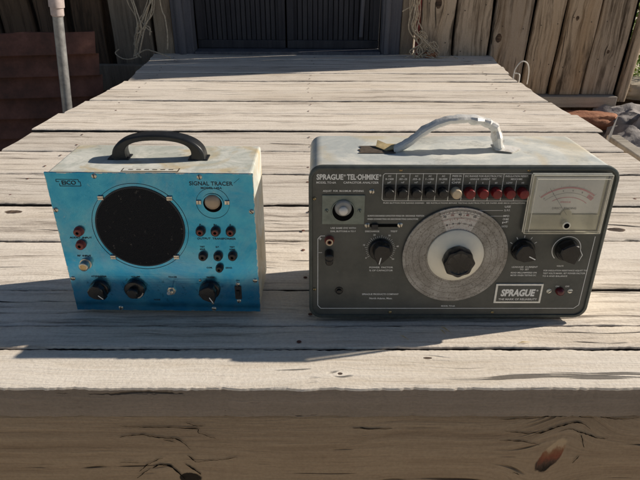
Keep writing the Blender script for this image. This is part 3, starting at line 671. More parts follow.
for i in range(14000):
    th = random.uniform(0, 6.283); ph = math.acos(random.uniform(-.2, 1)); rr = random.uniform(.35, 1) ** .5
    c = Vector((math.cos(th) * math.sin(ph) * .62 * rr, math.sin(th) * math.sin(ph) * .5 * rr, max(.02, math.cos(ph) * .75 * rr + .05)))
    if mnoise.noise(c * 9) < -.22: continue
    d = Vector((random.gauss(0, 1), random.gauss(0, 1), random.gauss(.4, 1))).normalized(); e = d.orthogonal().normalized()
    s_ = random.uniform(.016, .032); n_ = d.cross(e)
    mb.add([c, c + e * s_ * .35 + d * s_ * .5, c + d * s_ * 1.2, c - e * s_ * .35 + d * s_ * .5], [(0, 1, 2, 3)], M['leaf'])
mb.build('foliage', bush)
mb = MB()
for i in range(9):
    a = i * .7; mb.tube(smoothpath([(0, 0, 0), (.1 * math.cos(a), .1 * math.sin(a), .25), (.35 * math.cos(a), .3 * math.sin(a), .5)], 4), .008, M['stem'], 6)
mb.build('stem', bush)

# ------------------------------------------------------------------ instrument parts
def screw(par, u, v, r=.0032, mat='silver', out=0., ang=None, name='screw'):
    ang = random.uniform(0, 3.14) if ang is None else ang
    mb = MB().lathe(u, v, [(r, 0), (r, .0006), (r * .8, .0013), (r * .35, .0017)], M[mat], 16, out0=out)
    c, s_ = math.cos(ang) * r * .85, math.sin(ang) * r * .85
    mb.seg((u - c, v - s_), (u + c, v + s_), r * .28, out + .0019, M['hole'])
    return mb.build(name, par, smooth=40)
def jack(par, u, v, col, r=.0052):
    mb = MB().lathe(u, v, [(r * 1.12, 0), (r * 1.12, .0012), (r, .0016), (r * .98, .0055), (r * .82, .0068), (r * .5, .0068)], M['dark_jack' if col != 'red_jack2' else 'red_jack'], 24)
    mb.lathe(u, v, [(r * .62, .0069), (r * .50, .0071)], M[col if col != 'red_jack2' else 'red_jack'], 20)
    mb.lathe(u, v, [(r * .36, .0072), (r * .34, .00725)], M['hole'], 16)
    return mb.build('jack', par, smooth=40)
def knob(par, u, v, r, ang, mat='black', h=.016, line=True, bar=.40):
    """pointer knob: round skirt, raised tapering bar that runs to a point at angle ang"""
    mb = MB().lathe(u, v, [(r, .001), (r, .004), (r * .93, .0055), (r * .90, .0058)], M[mat], 40)
    c, s_ = math.cos(ang), math.sin(ang)
    def P(a, b): return (u + a * c - b * s_, v + a * s_ + b * c)
    out = []
    sh = [(1.12, 0), (.78, bar * .55), (.2, bar * 1.25), (-.45, bar * 1.35), (-.86, bar * .9), (-.92, 0)]
    sh = sh + [(a, -b) for a, b in sh[-2:0:-1]]
    n = len(sh); vs = []; fs = []
    for (k, o_) in ((1., .0058), (.94, h - .002), (.82, h)):
        for a, b in sh: x, y = P(a * r * k, b * r * k); vs.append((x, -o_, y))
    for j in range(2):
        for i in range(n): i2 = (i + 1) % n; fs.append((j * n + i, (j + 1) * n + i, (j + 1) * n + i2, j * n + i2))
    fs.append(tuple(2 * n + i for i in range(n)))
    mb.add(vs, [f[::-1] for f in fs], M[mat])
    o = mb.build('knob', par, smooth=30, bevel=.0006)
    if line:
        MB().seg(P(r * .25, 0), P(r * .88, 0), r * .09, h + .0004, M['white_ink']).build('pointer_line', o)
    return o
def rrect(x0, z0, x1, z1, r, n=8):
    pts = []
    for (cx, cz, a0) in ((x1 - r, z1 - r, 0), (x0 + r, z1 - r, 90), (x0 + r, z0 + r, 180), (x1 - r, z0 + r, 270)):
        for k in range(n + 1):
            a = R(a0 + 90 * k / n); pts.append((cx + r * math.cos(a), cz + r * math.sin(a)))
    return pts
def extrude(mb, pts, y0, y1, m, capf=True, capb=True, bev=0.):
    n = len(pts); vs = [(x, y0, z) for x, z in pts] + [(x, y1, z) for x, z in pts]
    fs = [(i, i + n, (i + 1) % n + n, (i + 1) % n) for i in range(n)]
    if capf: fs.append(tuple(range(n))[::-1][::-1])
    if capb: fs.append(tuple(n + i for i in range(n))[::-1])
    # front face looks to -Y : counter-clockwise seen from the front
    return mb.add(vs, fs, m)

# ================================================================== blue signal tracer
BW, BH, BD = .2556, .205, .1069
E_ = thing('signal_tracer', 'smaller blue fronted signal tracer with round speaker grille', 'test instrument', (-.33373, .64414, .006), (R(.25), 0, -.0168))
# cabinet: sheet wrapped body a little behind the panel
mb = MB()
mb.box(.0015, .0025, .0015, BW - .0015, BD, BH - .0012, M['case_grey'])
o = mb.build('cabinet', E_, bevel=.0035, seg=3)
MB().box(0, 0, 0, BW, .002, BH, M['blue']).build('front_panel', E_, bevel=.0005)
for fx in (.02, BW - .02):
    for fy in (.018, BD - .018):
        MB().lathe(0, 0, [(.007, 0), (.0065, .006)], M['rubber'], 20).build('foot', E_).matrix_local = Matrix.Translation((fx, fy, .0015)) @ Matrix.Rotation(R(90), 4, 'X').inverted() @ Matrix.Rotation(R(180), 4, 'X') if False else Matrix.Translation((fx, fy, .0018)) @ Matrix.Rotation(R(90), 4, 'X')
LK = MB()
bi = M['black_ink']
LK.text('EICO', .0195, .1888, .0052, bi, width=.0175, bold=.02)
LK.poly([(.013, .1956), (.013, .1925), (.0165, .1925)], .0006, .0004, bi)
LK.poly([(.013, .1956), (.0405, .1956), (.0405, .1925), (.0425, .1925), (.0425, .1868), (.0165, .1868), (.0165, .190)], .0006, .0004, bi)
LK.text('SIGNAL TRACER', .2035, .1892, .0052, bi, width=.0535, bold=.01, align='CENTER')
LK.text('MODEL 145A', .2035, .1845, .0026, bi, width=.026, align='CENTER')
LK.text('AUDIO  INPUT', .0275, .1133, .0024, bi, width=.029, align='CENTER')
LK.text('RF  INPUT', .027, .0862, .0024, bi, width=.018, align='CENTER')
LK.text('OUTPUT  TRANSFORMER', .204, .1136, .0026, bi, width=.050, align='CENTER')
for x, s_ in ((.1846, 'P'), (.2039, 'B+'), (.2232, 'P')): LK.text(s_, x, .1335, .0026, bi, align='CENTER')
for x, a, b in ((.1843, 'TEST', 'SPKR'), (.2041, 'B.P.', ''), (.2232, 'TEST', 'XFMR')):
    LK.text(a, x, .1015, .0022, bi, align='CENTER'); LK.text(b, x, .0978, .0022, bi, align='CENTER') if b else None
LK.text('COM.', .187, .0698, .0022, bi); LK.text('GRND.', .212, .0698, .0022, bi)
for x, s_ in ((.0403, 'ATTENUATOR'), (.0899, 'VOLUME'), (.1398, 'TRACER'), (.1909, 'TRANSF.')): LK.text(s_, x, .0545, .0022, bi, align='CENTER')
LK.text('NOISE', .114, .0175, .0022, bi, align='CENTER'); LK.text('ON', .227, .0500, .0022, bi, align='CENTER')
LK.ring(.1075, .1297, .0612, .0617, .0004, bi, 90); LK.ring(.2035, .1650, .0205, .0209, .0004, bi, 60)
LK.poly([(.2315, .1925), (.2385, .1985)], .0003, .0004, bi)
LK.build('lettering', E_)
# speaker
mb = MB().ring(.1075, .1297, .0552, .0572, .0010, M['black_ink'], 96); mb.lathe(.1075, .1297, [(.0553, .0008), (.045, .0011), (.02, .0013), (.001, .0013)], M['grille'], 72)
mb.build('speaker_grille', E_, smooth=40)
MB().lathe(.1075, .1297, [(.0590, .0001), (.0588, .0016), (.0578, .0020), (.0566, .0016), (.0562, .0004)], M['blue'], 96).build('speaker_rim', E_, smooth=60) if False else None
for (u, v) in ((.0642, .1717), (.1502, .1718), (.0653, .0863), (.149, .0873)):
    c = MB(); c.box(u - .0035, -.0022, v - .0028, u + .0035, -.0001, v + .0028, M['silver']); c.seg((u - .0035, v), (u + .0035, v), .0006, .0024, M['hole']); c.build('clip', E_, bevel=.0004)
for (u, v) in ((.0612, .2003), (.1902, .2003), (.0040, .1541), (.2514, .1541), (.0046, .0519), (.2506, .0513), (.0618, .0045), (.1911, .0045)): screw(E_, u, v, .0033)
# magic eye tube in its hole
e = MB().ring(.2035, .1650, .0118, .0136, .0012, M['blue'], 48); e.lathe(.2035, .1650, [(.0132, .0006), (.0125, .0007)], M['hole'], 40); eo = e.build('eye_socket', E_)
MB().lathe(.2035, .1675, [(.0098, .0008), (.0098, .0020), (.0090, .0042), (.007, .0060), (.0035, .0070), (.0006, .0073)], M['bulb'], 36).build('eye_tube', eo, smooth=60)
for u in (.1862, .2216): c = MB(); c.box(u - .003, -.0018, .1640, u + .003, -.0001, .1692, M['silver']); c.seg((u, .1640), (u, .1692), .0005, .002, M['hole']); c.build('clip', E_, bevel=.0003)
for (u, v) in ((.0276, .1242), (.0264, .1047)): jack(E_, u, v, 'red_jack2', .0058)
for (u, v) in ((.1846, .1262), (.2039, .1262), (.2232, .1262)): jack(E_, u, v, 'red_jack', .0058)
for (u, v) in ((.1843, .0895), (.2041, .0895), (.2232, .0900), (.2045, .0712)): jack(E_, u, v, 'dark_jack', .0056 if v > .08 else .0048)
mb = MB().lathe(.0270, .0755, [(.0078, 0), (.0078, .002), (.0066, .0022), (.0062, .010), (.0052, .0108), (.0036, .0108)], M['silver'], 6 * 5)
mb.lathe(.0270, .0755, [(.0042, .0109), (.0032, .0111)], M['brass'], 20); mb.build('input_connector', E_, smooth=40)
knob(E_, .0385, .0368, .0132, R(-45), h=.015, bar=.62)
kb = MB().lathe(.0872, .0375, [(.0138, .001), (.0138, .006), (.0125, .0072), (.0075, .0078), (.0072, .0155), (.006, .0165)], M['black'], 40); ko = kb.build('knob', E_, smooth=35)
MB().ring(.0872, .0375, .0112, .0128, .00755, M['silver'], 24, R(-75), R(-15)).build('worn_edge', ko)
mb = MB().lathe(.1360, .0340, [(.0062, 0), (.0062, .0018), (.0052, .002)], M['silver'], 6); mb.lathe(.1360, .0340, [(.0038, .002), (.0036, .006), (.0022, .0065)], M['silver'], 20)
mb.tube([(.1360, -.004, .034), (.1362, -.011, .0375), (.1364, -.016, .0400)], [.0016, .0017, .0024], M['silver'], 12); mb.build('toggle_switch', E_, smooth=40)
knob(E_, .1885, .0368, .0140, R(-62), h=.016, bar=.62)
mb = MB(); mb.box(.2222, -.0014, .0215, .2312, 0, .0425, M['black_matte']); mb.box(.2245, -.0045, .029, .2289, -.0015, .0365, M['black'])
so = mb.build('slide_switch', E_, bevel=.0004)
for v in (.0455, .0180): screw(so, .2267, v, .0030)
for (u, v) in ((.1765, .0510), (.1905, .0140)): screw(E_, u, v, .0020)
# top plate ghost label
mb = MB()
def tp(mb, x0, y0, x1, y1, m, z=BH - .0009): mb.add([(x0, y0, z), (x1, y0, z), (x1, y1, z), (x0, y1, z)], [(0, 1, 2, 3)], m)
tp(mb, .092, .0065, .163, .0185, M['residue_shadow']); tp(mb, .0935, .0078, .1615, .0172, M['case_grey'], BH - .0006)
for k in range(6): tp(mb, .100 + k * .010, .0115, .106 + k * .010, .0135, M['residue_shadow'], BH - .0003)
mb.build('label_outline', E_)
# handle: moulded arch on two feet
def arch(par, x0, x1, yc, z0, h, thick_leg, thick_top, w, mat, name='handle', n=40, e=.75):
    vs = []; fs = []
    cx = (x0 + x1) / 2; a = (x1 - x0) / 2
    for i in range(n + 1):
        t_ = math.pi * i / n; c, s_ = math.cos(t_), math.sin(t_)
        k = thick_leg * (1 - s_) + thick_top * s_
        ox, oz = cx - a * math.copysign(abs(c) ** .9, c), z0 + h * s_ ** e
        ix, iz = cx - (a - k) * math.copysign(abs(c) ** .9, c), z0 + (h - thick_top) * s_ ** e
        W = w * (.5 + .0 * s_)
        for (x, z, y) in ((ox, oz, -W + .002), (ox, oz + .0006, 0), (ox, oz, W - .002), ((ox * 3 + ix) / 4, (oz * 3 + iz) / 4, W), (ix, iz, W - .002), (ix, iz, -W + .002), ((ox * 3 + ix) / 4, (oz * 3 + iz) / 4, -W)):
            vs.append((x, yc + y, z))
    K = 7
    for i in range(n):
        for j in range(K): fs.append((i * K + j, (i + 1) * K + j, (i + 1) * K + (j + 1) % K, i * K + (j + 1) % K))
    fs.append(tuple(range(K))[::-1]); fs.append(tuple(n * K + j for j in range(K)))
    return MB().add(vs, fs, mat).build(name, par, smooth=35, bevel=.0008)
hd = arch(E_, .0680, .1885, .056, BH - .002, .0345, .019, .0078, .021, M['handle_top'])
MB().box(.062, .046, BH - .0014, .090, .066, BH + .0006, M['handle_top']).build('handle_foot', hd, bevel=.0015)
MB().box(.166, .046, BH - .0014, .192, .066, BH + .0006, M['handle_top']).build('handle_foot', hd, bevel=.0015)

# ================================================================== grey capacitor analyzer
SW, SH, SD = .378, .2168, .1381
S_ = thing('capacitor_analyzer', 'larger charcoal fronted capacitor analyzer with big round dial and meter', 'test instrument', (-.010406, .627398, .006), (-.0398, 0, .0015))
pts = rrect(0, 0, SW, SH, .017)
mb = MB(); extrude(mb, rrect(.0012, .0012, SW - .0012, SH - .0012, .016), .004, SD, M['case_blue'], capf=False)
mb.build('cabinet', S_, smooth=40, bevel=.002)
# dark front rim and recessed panel
mb = MB(); n = len(pts); inner = rrect(.0042, .0042, SW - .0042, SH - .0042, .013); n2 = len(inner)
inn2 = rrect(.0050, .0050, SW - .0050, SH - .0050, .0125)
vs = [(x, .0045, z) for x, z in pts] + [(x, -.0012, z) for x, z in pts] + [(x, -.0022, z) for x, z in rrect(.0012, .0012, SW - .0012, SH - .0012, .016)] + [(x, -.0022, z) for x, z in inner] + [(x, .0005, z) for x, z in inn2]
fs = []
for j in range(4):
    for i in range(n): i2 = (i + 1) % n; fs.append((j * n + i, j * n + i2, (j + 1) * n + i2, (j + 1) * n + i))
mb.add(vs, fs, M['rim']).build('front_rim', S_, smooth=40)
mb = MB(); q = rrect(.0046, .0046, SW - .0046, SH - .0046, .0125); mb.add([(x, 0, z) for x, z in q], [tuple(range(len(q)))], M['panel']); mb.build('front_panel', S_)
for fx in (.03, SW - .03):
    for fy, hh in ((.02, .0062), (SD - .02, .0016)):
        MB().lathe(0, 0, [(.009, 0), (.0085, hh)], M['rubber'], 20).build('foot', S_).matrix_local = Matrix.Translation((fx, fy, .0018)) @ Matrix.Rotation(R(90), 4, 'X')
W_ = M['white_ink']; T = MB()
T.text('SPRAGUE', .0097, .1995, .0066, W_, width=.0325, bold=.035); T.text('®', .0425, .2035, .0024, W_)
T.text('TEL·OHMIKE', .0465, .1995, .0066, W_, width=.0385, bold=.035); T.text('®', .0855, .2035, .0024, W_)
T.text('MODEL TO-6A', .0095, .1943, .0026, W_, width=.024); T.text('CAPACITOR ANALYZER', .0425, .1943, .0026, W_, width=.043)
T.text('ADJUST  FOR  MAXIMUM  OPENING', .0175, .1835, .0024, W_, width=.050)
T.text('USE SAME EYE WITH', .0435, .1335, .0022, W_, width=.032, align='CENTER'); T.text('DIAL BUTTONS A TO F', .0435, .1290, .0022, W_, width=.032, align='CENTER')
T.text('ALWAYS DISCHARGE CAPACITOR WHILE ON  DISCHARGE  POSITION', .0735, .1505, .0022, W_, width=.071)
T.text('WHEN CONNECTING OR DISCONNECTING CAPACITORS', .0735, .1460, .0022, W_, width=.064)
T.text('DISCHARGE', .0715, .1290, .0022, W_, width=.018); T.text('TEST', .1035, .1290, .0022, W_, width=.009)
T.text('POWER  FACTOR', .0945, .0768, .0023, W_, width=.031, align='CENTER'); T.text('% OF CAPACITOR', .0945, .0722, .0023, W_, width=.031, align='CENTER')
T.text('SPRAGUE PRODUCTS COMPANY', .0710, .0357, .0025, W_, width=.049, bold=.01); T.text('North Adams, Mass.', .0810, .0292, .0026, W_, width=.031, bold=.01)
T.text('MODEL TO-6A', .1885, .0172, .0022, W_, width=.019, align='CENTER')
T.text('+', .0125, .1165, .006, W_); T.text('–', .0125, .0975, .006, W_)
# thin border line
T.poly([(.0205, .1235), (.0150, .1235), (.0115, .1195), (.0115, .0195), (.0155, .0145), (.3600, .0145), (.3660, .0200), (.3660, .1230)], .0008, .0004, W_)
# push-button frame
fx0, fx1, fz0, fz1 = .0905, .2725, .1718, .2072
T.poly([(fx0 + .002, fz1), (fx1 - .002, fz1), (fx1, fz1 - .002), (fx1, fz0 + .002), (fx1 - .002, fz0), (fx0 + .002, fz0), (fx0, fz0 + .002), (fx0, fz1 - .002)], .0007, .0004, W_, closed=True)
BX = [.0984 + .0163 * i for i in range(11)]
for i in range(10):
    x = (BX[i] + BX[i + 1]) / 2
    top = fz1 if i in (0, 1, 2, 3, 4, 5, 8) else .1985
    T.seg((x, fz0), (x, top), .0006, .0004, W_)
for i, (a, b) in enumerate((('0-1500', 'pF'), ('.001-.05', 'mF'), ('.05-5', 'mF'), ('1-100', 'mF'), ('50-2000', 'mF'))):
    T.text('AC', BX[i], .2030, .0022, W_, width=.004, align='CENTER'); T.text(a, BX[i], .1990, .0024, W_, width=.010, align='CENTER'); T.text(b, BX[i], .1948, .0022, W_, width=.004, align='CENTER')
for k, s_ in enumerate(('PRESS IN', 'BEFORE', 'OFF')): T.text(s_, BX[5], .2030 - .0042 * k, .0024, W_, width=.011, align='CENTER')
T.text('DC RANGE FOR ELECTROLYTIC', BX[7], .2030, .0022, W_, width=.045, align='CENTER'); T.text('LEAKAGE  CURRENT  TEST', BX[7], .1992, .0022, W_, width=.032, align='CENTER')
T.text('INSULATION RESIST.', BX[9] + .008, .2030, .0022, W_, width=.028, align='CENTER'); T.text('MEGOHMS', BX[9] + .008, .1992, .0022, W_, width=.014, align='CENTER')
for i, s_ in ((6, '.6'), (7, '6'), (8, '60'), (9, 'LOW'), (10, 'HI')): T.text(s_, BX[i], .1945, .0022, W_, align='CENTER')
T.text('PUSH BUTTON FOR RANGE DESIRED   SEE INSTRUCTIONS BEFORE TESTING ELECTROLYTIC OR PAPER AND MICA CAPACITORS', .0925, .1680, .0018, W_, width=.176)
# hairlines right of the dial
for v, x0, x1 in ((.1590, .205, .2425), (.1512, .214, .2435), (.1368, .228, .2425)): T.seg((x0, v), (x1, v), .0005, .0004, W_)
for v, s_ in ((.1628, 'USE'), (.1578, '% P.F.'), (.1502, 'MFD'), (.1458, 'OHMS'), (.1418, 'pF'), (.1358, 'RATIO')): T.text(s_, .2440, v, .0026, W_, width=.0075)
# knob scales
def ticks(u, v, r0, r1, a0, a1, n, w=.0005, big=5):
    for k in range(n + 1):
        a = R(a0 + (a1 - a0) * k / n); rr = r1 * (1.07 if k % big == 0 else 1)
        T.seg((u + r0 * math.cos(a), v + r0 * math.sin(a)), (u + rr * math.cos(a), v + rr * math.sin(a)), w, .0004, W_)
K1 = (.0922, .1045); K2 = (.2757, .1045); K3 = (.3325, .1045)
ticks(*K1, .0165, .0190, 215, -40, 30, .0004)
for k, s_ in enumerate(('0', '10', '20', '30', '40', '50')):
    a = R(215 - 51 * k); T.text(s_, K1[0] + .0222 * math.cos(a), K1[1] + .0222 * math.sin(a) - .001, .0022, W_, align='CENTER')
for a in (150, 120, 90, 60, 32): T.seg((K2[0] + .0165 * math.cos(R(a)), K2[1] + .0165 * math.sin(R(a))), (K2[0] + .020 * math.cos(R(a)), K2[1] + .020 * math.sin(R(a))), .0008, .0004, W_)
T.text('1', K2[0] - .021, K2[1] + .006, .0025, W_)
T.ring(*K3, .0178, .0188, .0004, W_, 40, R(-45), R(225))
T.text('LEAKAGE  CURRENT', .2830, .0775, .0023, W_, width=.034, align='CENTER'); T.text('TO  SET', .2830, .0738, .0023, W_, width=.012, align='CENTER')
T.text('READ MILLIAMPERES ON', .2830, .0690, .0022, W_, width=.034, align='CENTER'); T.text('METER WHEN TESTING DC', .2830, .0650, .0022, W_, width=.034, align='CENTER')
T.text('VOLTS', .3290, .0790, .0022, W_, width=.009, align='CENTER')
T.text('FOR INSULATION RESISTANCE ADJUST TO', .3085, .0722, .0022, W_, width=.057); T.text('TEST VOLTS MARK, SET POWER FACTOR', .3085, .0680, .0022, W_, width=.056); T.text('TO 0 AND BALANCE', .3085, .0638, .0022, W_, width=.033)
T.text('ON', .3290, .0480, .0022, W_); T.text('OFF', .3420, .0480, .0022, W_)
T.build('lettering', S_)
for (u, v) in ((.1115, .2118), (.2665, .2118), (.0072, .1745), (.0072, .0447), (.1102, .0085), (.25, .0085)): screw(S_, u, v, .0022, 'brass')
screw(S_, .0777, .1840, .0034, 'silver')
# eye plate
mb = MB(); mb.box(.0166, -.0018, .1404, .0695, -.0001, .1795, M['plate']); po = mb.build('eye_plate', S_, bevel=.0005)
mb = MB().lathe(.0428, .1590, [(.0150, .0019), (.0146, .0030), (.0135, .0032)], M['plate'], 48)
mb.lathe(.0428, .1590, [(.0135, .00335), (.0120, .0034)], M['hole'], 48); mb.build('eye_bezel', po, smooth=40)
MB().lathe(.0428, .1632, [(.0106, .0035), (.0104, .0045), (.0092, .006), (.008, .0065)], M['side_grey'], 40).build('eye_ring', po, smooth=40)
MB().lathe(.0428, .1612, [(.0055, .0066), (.0060, .009), (.0045, .0108), (.0022, .0118), (.0005, .012)], M['bulb_w'], 30).build('eye_tube', po, smooth=60)
for u in (.0223, .0634): screw(po, u, .1592, .0024, 'plate', .0018)
# push buttons: rod with a rounded face
for i, x in enumerate(BX):
    m = M['black'] if i < 5 else (M['cream_btn'] if i == 5 else M['red_btn'])
    z = .1845
    L_ = .013
    mb = MB().lathe(x, z, [(.0062, .0), (.0062, L_ - .002), (.0054, L_ - .0006), (.0030, L_), (.0005, L_ + .0001)], m, 28)
    o = mb.build('push_button', S_, smooth=40)
    if i == 5: o['label'] = 'cream push button'
    MB().box(x - .0066, -.0012, .1752, x + .0066, -.0001, .1925, M['black_matte']).build('button_slot', o)
# slide switch
mb = MB(); mb.box(.0775, -.0010, .1362, .1120, -.0002, .1402, M['hole']); mb.box(.0790, -.0050, .1352, .0870, -.0011, .1412, M['black_matte']); so = mb.build('slide_switch', S_, bevel=.0003)
screw(so, .0740, .1382, .0036, 'silver'); screw(so, .1152, .1386, .0036, 'silver')
# jacks and small button
o = jack(S_, .0262, .1175, 'red_jack2', .0056); o['label'] = 'red positive jack'; MB().ring(.0262, .1175, .0030, .0046, .0075, M['cream_btn'], 24).build('jack_ring', o)
mb = MB().lathe(.0262, .0985, [(.0060, 0), (.0060, .005), (.0052, .014), (.004, .015)], M['black'], 28); mb.lathe(.0262, .0905, [(.0052, 0), (.0050, .010), (.0040, .011)], M['black'], 24); mb.build('binding_post', S_, smooth=40)
MB().lathe(.0400, .0425, [(.0055, 0), (.0052, .0012), (.0036, .0016), (.0034, .005), (.0022, .0055)], M['black'], 24).build('reset_button', S_, smooth=40)
# knobs
knob(S_, *K1, .0152, R(-102), h=.017, bar=.55); knob(S_, *K2, .0152, R(-28), h=.017, bar=.62); 
k3 = knob(S_, *K3, .0152, R(-65), h=.017, bar=.66, line=False); MB().poly([(K3[0] + .0105, K3[1] - .008), (K3[0] + .0135, K3[1] + .0005), (K3[0] + .0095, K3[1] + .0075)], .0008, .0174, M['white_ink']).build('pointer_line', k3)
# big dial: object origin at its centre so the print is polar
dc = (.1886, .0960)
def at_centre(mb, name, par=S_, smooth=40): o = mb.build(name, par, smooth=smooth); o.location = (dc[0], 0, dc[1]); return o
dial = at_centre(MB().lathe(0, 0, [(.0680, .0015), (.0680, .0034), (.0676, .0038), (.035, .0038), (.001, .0038)], M['dial'], 120), 'dial')
mb = MB()
for k in range(150):
    a = R(90 + 24 - 48 * k / 60) if k <= 60 else None
    if a is None: break
    r0 = .0635 if k % 5 else .0615
    mb.seg((r0 * math.cos(a), r0 * math.sin(a)), (.0662 * math.cos(a), .0662 * math.sin(a)), .0003, .0041, M['black_ink'])
for k in range(-2, 3):
    a = R(90 - k * 9.5); mb.text(str(40 + k * 5), .0575 * math.cos(a), .0575 * math.sin(a), .0028, M['redpaint'] if k % 2 else M['black_ink'], out=.0041, align='CENTER')
    mb.text(str(10 + k), .0455 * math.cos(a), .0455 * math.sin(a), .0026, M['black_ink'], out=.0041, align='CENTER')
mb.ring(0, 0, .0608, .0611, .0041, M['black_ink'], 40, R(66), R(114)); mb.ring(0, 0, .0535, .0538, .0041, M['redpaint'], 40, R(66), R(114))
o = mb.build('scale_print', dial)
sk = at_centre(MB().lathe(0, .002, [(.0362, .0040), (.0362, .0062), (.0350, .0075), (.030, .0098), (.024, .0125), (.019, .0145), (.012, .0147)], M['white_skirt'], 80), 'dial_skirt')
kn = at_centre(MB().lathe(0, .002, [(.0185, .0148), (.0200, .0170), (.0200, .0270), (.0188, .0290), (.0150, .0296), (.0140, .0285), (.002, .0285)], M['black'], 96, rf=lambda a, o: 1 - (.085 * (.5 - .5 * math.cos(a * 8)) ** .8 if o > .016 and o < .0293 else 0)), 'dial_knob')
# badge
bd = MB(); bx0, bx1, bz0, bz1 = .2490, .3122, .0235, .0535
bd.box(bx0, -.0016, bz0, bx1, -.0001, bz1, M['badge']); bo = bd.build('badge', S_, bevel=.0004)
mb = MB(); mb.box(bx0 + .0028, -.0020, bz0 + .0028, bx1 - .0028, -.00165, bz1 - .0028, M['panel']); mb.build('badge_field', bo)
mb = MB(); mb.text('SPRAGUE', (bx0 + bx1) / 2 - .001, .0355, .0098, M['white_ink'], width=.046, out=.0023, bold=.05, align='CENTER', shear=.12); mb.text('®', bx1 - .0085, .0425, .0024, M['white_ink'], out=.0023)
mb.text('THE MARK OF RELIABILITY', (bx0 + bx1) / 2, .0288, .0028, M['white_ink'], width=.052, out=.0023, bold=.01, align='CENTER'); mb.build('lettering', bo)
# pilot lamp and its two screws
MB().lathe(.3357, .0420, [(.0058, 0), (.0056, .003), (.0045, .0056), (.002, .0068), (.0005, .007)], M['pilot'], 28).build('pilot_lamp', S_, smooth=60)
for u in (.3216, .3500): screw(S_, u, .0418, .0034, 'white_skirt')
# ------------- meter
mx0, mx1, mz0, mz1 = .2700, .3655, .1315, .2085
mo = MB(); mo.box(mx0 + .002, -.0035, mz0 + .002, mx1 - .002, -.0001, mz1 - .002, M['card_low']); mo = mo.build('meter', S_, bevel=.0006)
mb = MB(); mb.box(mx0 + .006, -.0042, .1570, mx1 - .006, -.00365, mz1 - .004, M['card']); mb.build('scale_card', mo)
mb = MB(); cx, cz = .3190, .1400
mb.ring(cx, cz, .0500, .0520, .0045, M['pink_ink'], 50, R(52), R(132)); mb.ring(cx, cz, .0380, .0388, .0045, M['pink_ink'], 40, R(52), R(120)); mb.ring(cx, cz, .0440, .0490, .0045, M['pink_ink'], 12, R(50), R(60))
mb.ring(cx, cz, .0440, .0444, .0045, M['grey_ink'], 40, R(55), R(130))
for k in range(41):
    a = R(132 - 80 * k / 40); r1 = .0545 if k % 5 == 0 else .0530
    mb.seg((cx + .052 * math.cos(a), cz + .052 * math.sin(a)), (cx + r1 * math.cos(a), cz + r1 * math.sin(a)), .0003, .0045, M['grey_ink'])
for k in range(6):
    a = R(130 - 15 * k); mb.text(str(k * 2), cx + .0462 * math.cos(a), cz + .0462 * math.sin(a), .0022, M['grey_ink'], out=.0045, align='CENTER')
mb.text('DIRECT  READING', .3165, .1625, .0026, M['grey_ink'], width=.030, out=.0045, align='CENTER'); mb.text('SPRAGUE', .3165, .1710, .0022, M['pink_ink'], width=.013, out=.0045, align='CENTER')
mb.build('scale_print', mo)
mb = MB(); mb.box(mx0 + .006, -.0075, mz0 + .005, mx1 - .006, -.0043, .1560, M['card_low']); mb.lathe(.3195, .1562, [(.007, .0043), (.007, .0075), (.006, .0078)], M['card_low'], 30); mb.build('shroud', mo, bevel=.0004)
mb = MB().seg((.3195, .1562), (.2925, .1915), .0004, .0085, M['grey_ink']); mb.build('needle', mo)
# cover: front pane, bevelled frame, four sides
D_ = .0130; i_ = .0040
A = [(mx0, mz0), (mx1, mz0), (mx1, mz1), (mx0, mz1)]; B = [(mx0 + i_, mz0 + i_), (mx1 - i_, mz0 + i_), (mx1 - i_, mz1 - i_), (mx0 + i_, mz1 - i_)]
vs = [(x, -.0036, z) for x, z in A] + [(x, -D_ + .0035, z) for x, z in A] + [(x, -D_, z) for x, z in B]
fs = [(j * 4 + i, j * 4 + (i + 1) % 4, (j + 1) * 4 + (i + 1) % 4, (j + 1) * 4 + i) for j in range(2) for i in range(4)] + [(8, 9, 10, 11)]
mb = MB().add(vs, fs, M['acrylic']); co_ = mb.build('clear_cover', mo)
mb = MB()
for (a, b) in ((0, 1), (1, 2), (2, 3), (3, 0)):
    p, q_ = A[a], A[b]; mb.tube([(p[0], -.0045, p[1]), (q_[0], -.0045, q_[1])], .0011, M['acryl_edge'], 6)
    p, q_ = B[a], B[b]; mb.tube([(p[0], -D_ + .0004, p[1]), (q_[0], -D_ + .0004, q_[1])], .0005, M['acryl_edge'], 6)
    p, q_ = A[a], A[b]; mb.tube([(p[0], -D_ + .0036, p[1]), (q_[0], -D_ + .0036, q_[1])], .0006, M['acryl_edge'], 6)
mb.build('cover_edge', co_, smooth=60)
mb = MB().lathe(.3197, .1440, [(.0052, D_ - .0052), (.0050, D_ + .0006), (.0036, D_ + .001)], M['acryl_edge'], 28); mb.lathe(.3197, .1440, [(.0034, D_ + .0012), (.0020, D_ + .0013)], M['hole'], 20); mb.build('zero_screw', mo, smooth=40)
